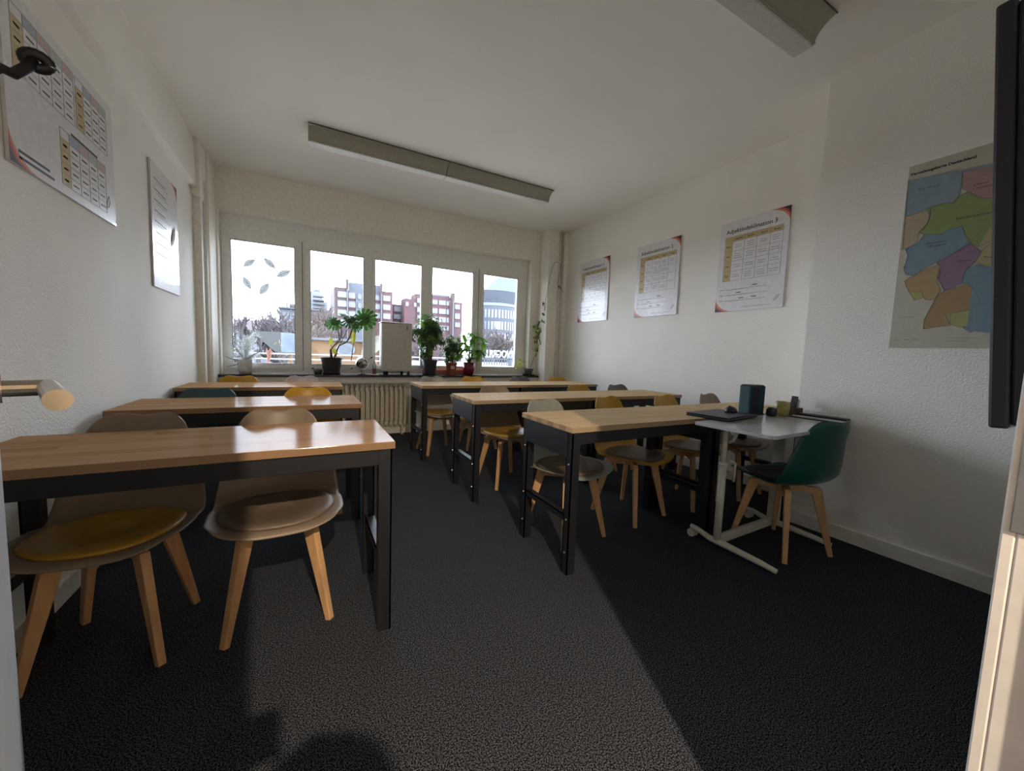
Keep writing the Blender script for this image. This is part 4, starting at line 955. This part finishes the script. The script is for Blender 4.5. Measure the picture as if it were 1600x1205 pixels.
# round tower and green dome
r = empty('round_office_tower', 'round grey office tower with a crown of upright fins', 'building'); Y = 70
xa, xb = xat(753, 480, Y), xat(822, 480, Y); cx_, rad = (xa+xb)/2, (xb-xa)/2; cy_ = Y+rad; z_top = zat(785, 454, Y); z_f = zat(785, 474, Y); z_b2 = zat(785, 478, Y)
STONE = mat('grey_stone_cladding', (.042, .048, .062), .8)
MB().lathe([(rad*.97, GZ), (rad*.97, z_f), (rad*.90, z_f), (rad*.90, z_top-1.0), (0, z_top-1.0)], (cx_, cy_, 0), 64).build('wall', STONE, r)
MB().lathe([(rad*.91, z_f), (rad*.91, z_top-.9)], (cx_, cy_, 0), 64).build('set_back_storey', RENDER, r)
MB().lathe([(rad*.99, z_b2), (rad*.99, z_f), (rad*.9, z_f), (rad*.9, z_b2)], (cx_, cy_, 0), 64).build('cornice_ring', RENDER, r)
for k in range(34):
    a = PI+PI*(k+.5)/34; m_ = MB(); c = Vector((cx_+rad*math.cos(a), cy_+rad*math.sin(a), 0)); o_d = Vector((math.cos(a), math.sin(a), 0))
    m_.bar(c-o_d*.7+Vector((0, 0, z_f)), c+o_d*.3+Vector((0, 0, z_top)), 1.0, .35, 1.2, .4, up=(o_d.x, o_d.y, 0)); m_.build('roof_fin', STONE, r)
hs = (z_b2-zat(785, 488, Y))
for row in range(8):
    for k in range(22):
        if len([1]) and row*22+k >= 0:
            a = PI+PI*(k+.5)/22
            if not (1.08*PI < a < 1.85*PI): continue
            zc = z_b2 - 1.6 - row*2.35; w_ = .075 if not (row in (1, 2) and k in (8, 9)) else .13
            p = MB(); vs = []
            for q in (-1, 1):
                for zz in (-.8, .8): vs.append((cx_+rad*.985*math.cos(a+q*w_*.55), cy_+rad*.985*math.sin(a+q*w_*.55), zc+zz))
            p.add(vs, [(0, 2, 3, 1)]); 
            if row < 6: p.build('window', WINM, r)
r = empty('green_roofed_building', 'building with a steep pale green copper roof above the round tower', 'building'); Y = 105
xa = xat(757, 452, Y); xe = xat(850, 452, Y); zt = zat(790, 424, Y); zb = zat(760, 456, Y)
prof = [(xa, zb), (xa+3.0, zb+3.5), (xa+6, zb+6.5), (xa+10, zb+9), (xe, zb+11.5), (xe+10, zb)]
MB().prism(prof, lambda x, z: (x, Y, z), lambda x, z: (x, Y+4, z)).build('roof', mat('verdigris_copper', (.06, .13, .12), .6, noise=(.6, .1, (1, 1, 1))), r); MB().box(xa, xe+10, Y+.3, Y+3.8, GZ, zb).build('wall', CONC, r)

# nearer low roofs and the lettered sign
r = empty('tan_pavilion', 'low tan market pavilion with an oval white sign', 'pavilion'); Y = 26
block(r, 'wall', mat('tan_plaster', (.10, .055, .022), .8, noise=(.8, .12, (1, 1, 1))), 444, 590, 529, Y, 3); block(r, 'roof_edge', SLATE, 441, 592, 525, Y-.4, 3.8, 529)
c = at(540, 546, 1, Y-.15); m_ = MB(); m_.add([(c.x+.55*math.cos(a), Y-.12, c.z+.42*math.sin(a)) for a in [2*PI*i/24 for i in range(24)]], [tuple(range(24))]); m_.build('oval_sign', RENDER, r)
m_ = MB(); m_.add([(c.x+.36*math.cos(a), Y-.16, c.z+.26*math.sin(a)) for a in [2*PI*i/24 for i in range(24)]], [tuple(range(24))]); m_.build('oval_centre', mat('sign_grey', (.05, .06, .07), .6), r)
g0 = at(566, 556, 1, Y-.5); m_ = MB(); m_.leaf(g0, g0+Vector((1.2, 0, 1.3)), .9, (0, -1, 0), 6, -.2); m_.build('wing_ornament', mat('cream_ornament', (.11,.10,.08), .7), r)
r = empty('grey_awning', 'dark sloping awning roof left of the tan pavilion', 'awning'); Y = 24
pts = [at(392, 517, 1, Y), at(462, 520, 1, Y), at(445, 556, 1, Y), at(425, 546, 1, Y)]
MB().prism([(p.x, p.z) for p in pts], lambda x, z: (x, Y, z), lambda x, z: (x+.3, Y+1.2, z)).build('roof_panel', mat('dark_awning', (.025, .027, .026), .8), r); MB().box(pts[1].x-.2, pts[1].x, Y, Y+.2, GZ, pts[1].z).build('post', CONC, r)
r = empty('blue_grey_kiosk', 'pale blue-grey container box on legs outside the leftmost window', 'container'); Y = 16
a_, b__ = at(439, 520, 1, Y), at(464, 552, 1, Y); MB().box(a_.x, b__.x, Y, Y+1.6, b__.z, a_.z).build('box', mat('blue_grey_panel', (.045, .062, .085), .6, noise=(2, .25, (1, 1, 1))), r, bevel=.02)
for x in (a_.x+.1, b__.x-.1): MB().box(x-.04, x+.04, Y+.1, Y+.18, -1.3, b__.z).build('leg', DARKPL, r)
mat('pale_roof_felt', (.055, .06, .068), .9, noise=(1, .15, (1, 1, 1)))
struct('roof_outside', MB().box(-9, 14, 5.32, 15.5, .05, .25).box(-9, 14, 15.3, 15.5, .25, .40), mat('light_bounce_roof', (.50, .47, .42), .9, noise=(1, .15, (1, 1, 1))), 'unseen flat roof just below the windows, paled to bounce light onto the ceiling', 'roof')  # out of view; made pale and warm so daylight bounces up to the ceiling
struct('roof_outside_rear', MB().box(-30, 60, 15.5, 24, -2.0, -1.2), MATS['pale_roof_felt'], 'lower flat roof beyond the parapet', 'roof')
rl = MB()
for z in (.62, .80): rl.tube([(-9, 15.35, z), (5.2, 15.35, z)], .03, 6)
for k in range(9): rl.tube([(-8.5+k*1.7, 15.35, .4), (-8.5+k*1.7, 15.35, .80)], .025, 6)
tag(rl.build('roof_railing', mat('white_railing', (.13, .13, .14), .5)), 'pale tubular railing along the flat roof edge', 'railing')
# sign seen from behind
Y = 19; a_, b__ = at(757, 557, 1, Y), at(807, 560, 1, Y); hgt = zat(780, 546, Y)-zat(780, 558, Y)
r = empty('roof_sign', 'row of white roof letters seen from behind, right pane', 'sign', (b__.x, Y, a_.z-.05))
wd_ = b__.x-a_.x
ms = text('KINOGRILL', hgt*1.38, Matrix.Rotation(PI, 4, 'Z') @ Matrix.Rotation(PI/2, 4, 'X'), mat('white_sign_letter', (.14, .145, .15), .5), 'sign_letters', r, 'LEFT', .05, .012)
xs_ = [v.co.x for v in ms.data.vertices]; sc_ = wd_/(max(xs_)-min(xs_)); mx_ = max(xs_)
for v in ms.data.vertices: v.co.x = (v.co.x-mx_)*sc_
rk = MB(); rk.box(-wd_-.2, .2, -.04, .04, -.10, -.04)
for k in range(14): x = -wd_*k/13; rk.box(x-.02, x+.02, -.03, .03, -1.0, -.05)
rk.build('sign_rack', SLATE, r)
struct('roof_outside_sign', MB().box(a_.x-4, b__.x+8, Y-3.5, Y+5, a_.z-.75, a_.z-.45), mat('snowy_roof', (.10, .11, .12), .9), 'pale flat roof under the letter sign', 'roof')
vt = empty('roof_vent', 'small dark vent on the pale roof under the letters', 'vent', (at(797, 566, 1, Y-1).x, Y-1, a_.z-.45)); MB().lathe([(.12, 0), (.12, .35), (.2, .38), (.05, .55), (0, .55)], n=12).build('pipe', SLATE, vt)
# trees
BARK = mat('bare_bark', (.04, .034, .037), .9); rndt = random.Random(21)
def tree(label, x, y, z0, h, spread, seed, levels=5, m_=BARK, leaves=None, r0=.26):
    rnd = random.Random(seed); mb = MB(); lm = MB()
    def grow(p, d, ln, rad, lv):
        e = p+d*ln; mid = p+d*ln*.5+Vector((rnd.gauss(0, .03), rnd.gauss(0, .03), 0))*ln; mb.tube([p, mid, e], [rad, rad*.8, rad*.6], 4 if lv < 4 else 6, False)
        if lv == 0:
            if leaves:
                for _ in range(2): q = e+Vector((rnd.gauss(0, .2), rnd.gauss(0, .2), rnd.gauss(0, .2))); lm.leaf(q, q+Vector((rnd.gauss(0, .1), rnd.gauss(0, .1), -.12)), .09, (0, -1, 0), 1)
            return
        for k in range(3 if lv > 1 else 3):
            nd = (d+Vector((rnd.gauss(0, spread), rnd.gauss(0, spread), rnd.gauss(.12, spread*.5)))).normalized(); grow(p+d*ln*rnd.uniform(.55, 1), nd, ln*rnd.uniform(.6, .82), rad*.7, lv-1)
    root = empty('bare_tree', label, 'tree', (x, y, z0), 0, 'winter trees outside'); grow(Vector((0, 0, 0)), Vector((0, 0, 1)), h*.34, r0, levels)
    mb.build('trunk_and_branches', m_, root)
    if leaves: lm.build('dry_leaves', leaves, root)
for lb, px, Y, pyt, sp, sd, lv, lf_ in (('bare tree with two upright twigs, left of the leftmost pane', 396, 34, 470, .38, 3, 5, None), ('tall bare tree in the middle of the leftmost pane', 428, 30, 462, .42, 8, 6, None), ('bare tree at the right side of the leftmost pane', 452, 38, 470, .4, 12, 5, None),
        ('bare tree behind the split-leaf plant', 512, 40, 468, .42, 15, 6, None), ('bare tree left of the split-leaf plant', 492, 44, 485, .5, 18, 5, None),
        ('brownish winter tree below the round tower, left one', 770, 42, 505, .45, 24, 6, 1), ('brownish winter tree below the round tower, right one', 795, 45, 508, .45, 27, 6, 1), ('winter tree partly behind the bushy pot plants', 672, 42, 505, .5, 31, 5, None)):
    tree(lb, xat(px, 520, Y), Y, GZ, zat(px, pyt, Y)-GZ, sp, sd, lv, BARK, mat('dry_brown_leaf', (.09, .055, .035), .9) if lf_ else None)
tree('small shrub with copper-red twigs near the grey awning', xat(418, 545, 13), 13, .25, 1.0, .22, 40, 3, mat('copper_twigs', (.10,.035,.02), .7), None, .04)
tree('small tree with a few golden leaves beside the kiosk', xat(441, 530, 21), 21, -1.2, 3.4, .25, 44, 3, BARK, mat('golden_leaf', (.17,.11,.03), .8), .06)

# ------------------------------------------------------------------ the photographer, crouching in the doorway behind the camera
pr_ = empty('person', 'person in a dark jacket crouching in the doorway and holding up a phone', 'person', (0, -.62, 0))
SKIN = mat('skin', (.50, .31, .22), .5); JK = mat('dark_jacket', (.03, .035, .05), .8); TRS = mat('dark_trousers', (.02, .022, .03), .85); HAIR = mat('brown_hair', (.04, .025, .015), .7)
def skinned(name, verts, edges, radii, m_, sub=2):
    me = bpy.data.meshes.new(name); me.from_pydata([Vector(v)-Vector((0, -.62, 0)) for v in verts], edges, []); me.materials.append(m_)
    o = bpy.data.objects.new(name, me); SC.collection.objects.link(o); o.parent = pr_
    md = o.modifiers.new('skin', 'SKIN'); md.use_smooth_shade = True
    if not me.skin_vertices: 
        bpy.context.view_layer.objects.active = o
    for i, rr_ in enumerate(radii): me.skin_vertices[0].data[i].radius = rr_ if isinstance(rr_, tuple) else (rr_, rr_)
    me.skin_vertices[0].data[0].use_root = True
    md = o.modifiers.new('sub', 'SUBSURF'); md.levels = 1; md.render_levels = sub; return o
V_ = [(0, -.68, .36), (0, -.62, .62), (0, -.56, .88), (0, -.53, 1.00), (.02, -.47, 1.08), (.05, -.38, 1.17), (.06, -.33, 1.26)]; E_ = [(i, i+1) for i in range(6)]; R_ = [(.14, .11), (.13, .10), (.15, .11), (.10, .08), (.055, .055), (.075, .085), (.06, .075)]
def chain(pts, rad, start): 
    b0 = len(V_); prev = start
    for i, (p, q) in enumerate(zip(pts, rad)): V_.append(p); R_.append(q); E_.append((prev, b0+i)); prev = b0+i
    return prev
for s_ in (-1, 1):
    hx = -.06 if s_ < 0 else .085
    wr = chain([(.17*s_, -.55, .98), (.25*s_, -.40, .80), (hx+.06*s_, -.18, .95), (hx+.02*s_, -.10, 1.02)], [.055, .045, .036, .026], 3)
    pm_ = chain([(hx, -.055, 1.06 if s_ < 0 else 1.035)], [(.045, .025)], wr)
    for k, (dx, dz) in enumerate(((.0, .055), (.008, .04), (.012, .02), (.012, .0))):
        z = (1.08 if s_ < 0 else 1.03)
        chain([(hx-.01*s_, -.035, z+dz*.6), (hx-.025*s_-dx*s_, -.020, z+dz*.7), (hx-.05*s_, -.022, z+dz*.75)], [.010, .009, .008], pm_)
    chain([(hx-.015*s_, -.06, 1.025 if s_ < 0 else 1.0), (hx-.05*s_, -.045, 1.035 if s_ < 0 else 1.02)], [.012, .010], pm_)
    chain([(.12*s_, -.62, .36), (.17*s_, -.28, .52), (.15*s_, -.46, .09), (.15*s_, -.42, .045), (.16*s_, -.25, .03)], [.10, .07, .045, .04, .032], 0)
skinned('body', V_, E_, R_, SKIN)
jv = V_[:5]; je = [(i, i+1) for i in range(4)]; jr = [(.16, .13), (.155, .125), (.175, .13), (.13, .10), (.07, .07)]
for s_ in (-1, 1):
    hx = -.06 if s_ < 0 else .085; b0 = len(jv); jv += [(.17*s_, -.55, .98), (.25*s_, -.40, .80), (hx+.06*s_, -.18, .95), (hx+.03*s_, -.12, 1.00)]; jr += [.075, .062, .05, .042]; je += [(3, b0), (b0, b0+1), (b0+1, b0+2), (b0+2, b0+3)]
skinned('jacket', jv, je, jr, JK)
tv_ = [(0, -.68, .36)]; te = []; tr_ = [(.165, .14)]
for s_ in (-1, 1):
    b0 = len(tv_); tv_ += [(.12*s_, -.62, .36), (.17*s_, -.28, .52), (.15*s_, -.46, .11)]; tr_ += [.115, .085, .06]; te += [(0, b0), (b0, b0+1), (b0+1, b0+2)]
skinned('trousers', tv_, te, tr_, TRS)
for s_ in (-1, 1):
    skinned('shoe', [(.15*s_, -.50, .045), (.155*s_, -.38, .05), (.165*s_, -.24, .035)], [(0, 1), (1, 2)], [.045, .05, .04], DARKPL)
    MB().lathe([(.0, -.011), (.011, 0), (0, .011)], (.06+.03*s_, .362, 1.225), 10).build('eye', mat('eye_white', (.6, .6, .6), .3), pr_, smooth=True)
MB().leaf((.06, .355, 1.225), (.06, .385, 1.185), .03, (0, 1, 0), 3).build('nose', SKIN, pr_, smooth=True)
hr = MB(); hr.lathe([(.092, 0), (.095, .04), (.085, .08), (.055, .108), (0, .118)], (.06, .27, 1.225), 20); hr.build('hair', HAIR, pr_, smooth=True)
ph = empty('phone', 'black phone held up in the doorway', 'phone', (-.05, -.028, 1.115)); MB().box(-.085, .055, -.004, .004, -.040, .040).build('body', DARKPL, ph, bevel=.003)
MB().box(-.080, .050, -.0046, -.004, -.033, .035).build('screen', MATS['black_display'], ph)
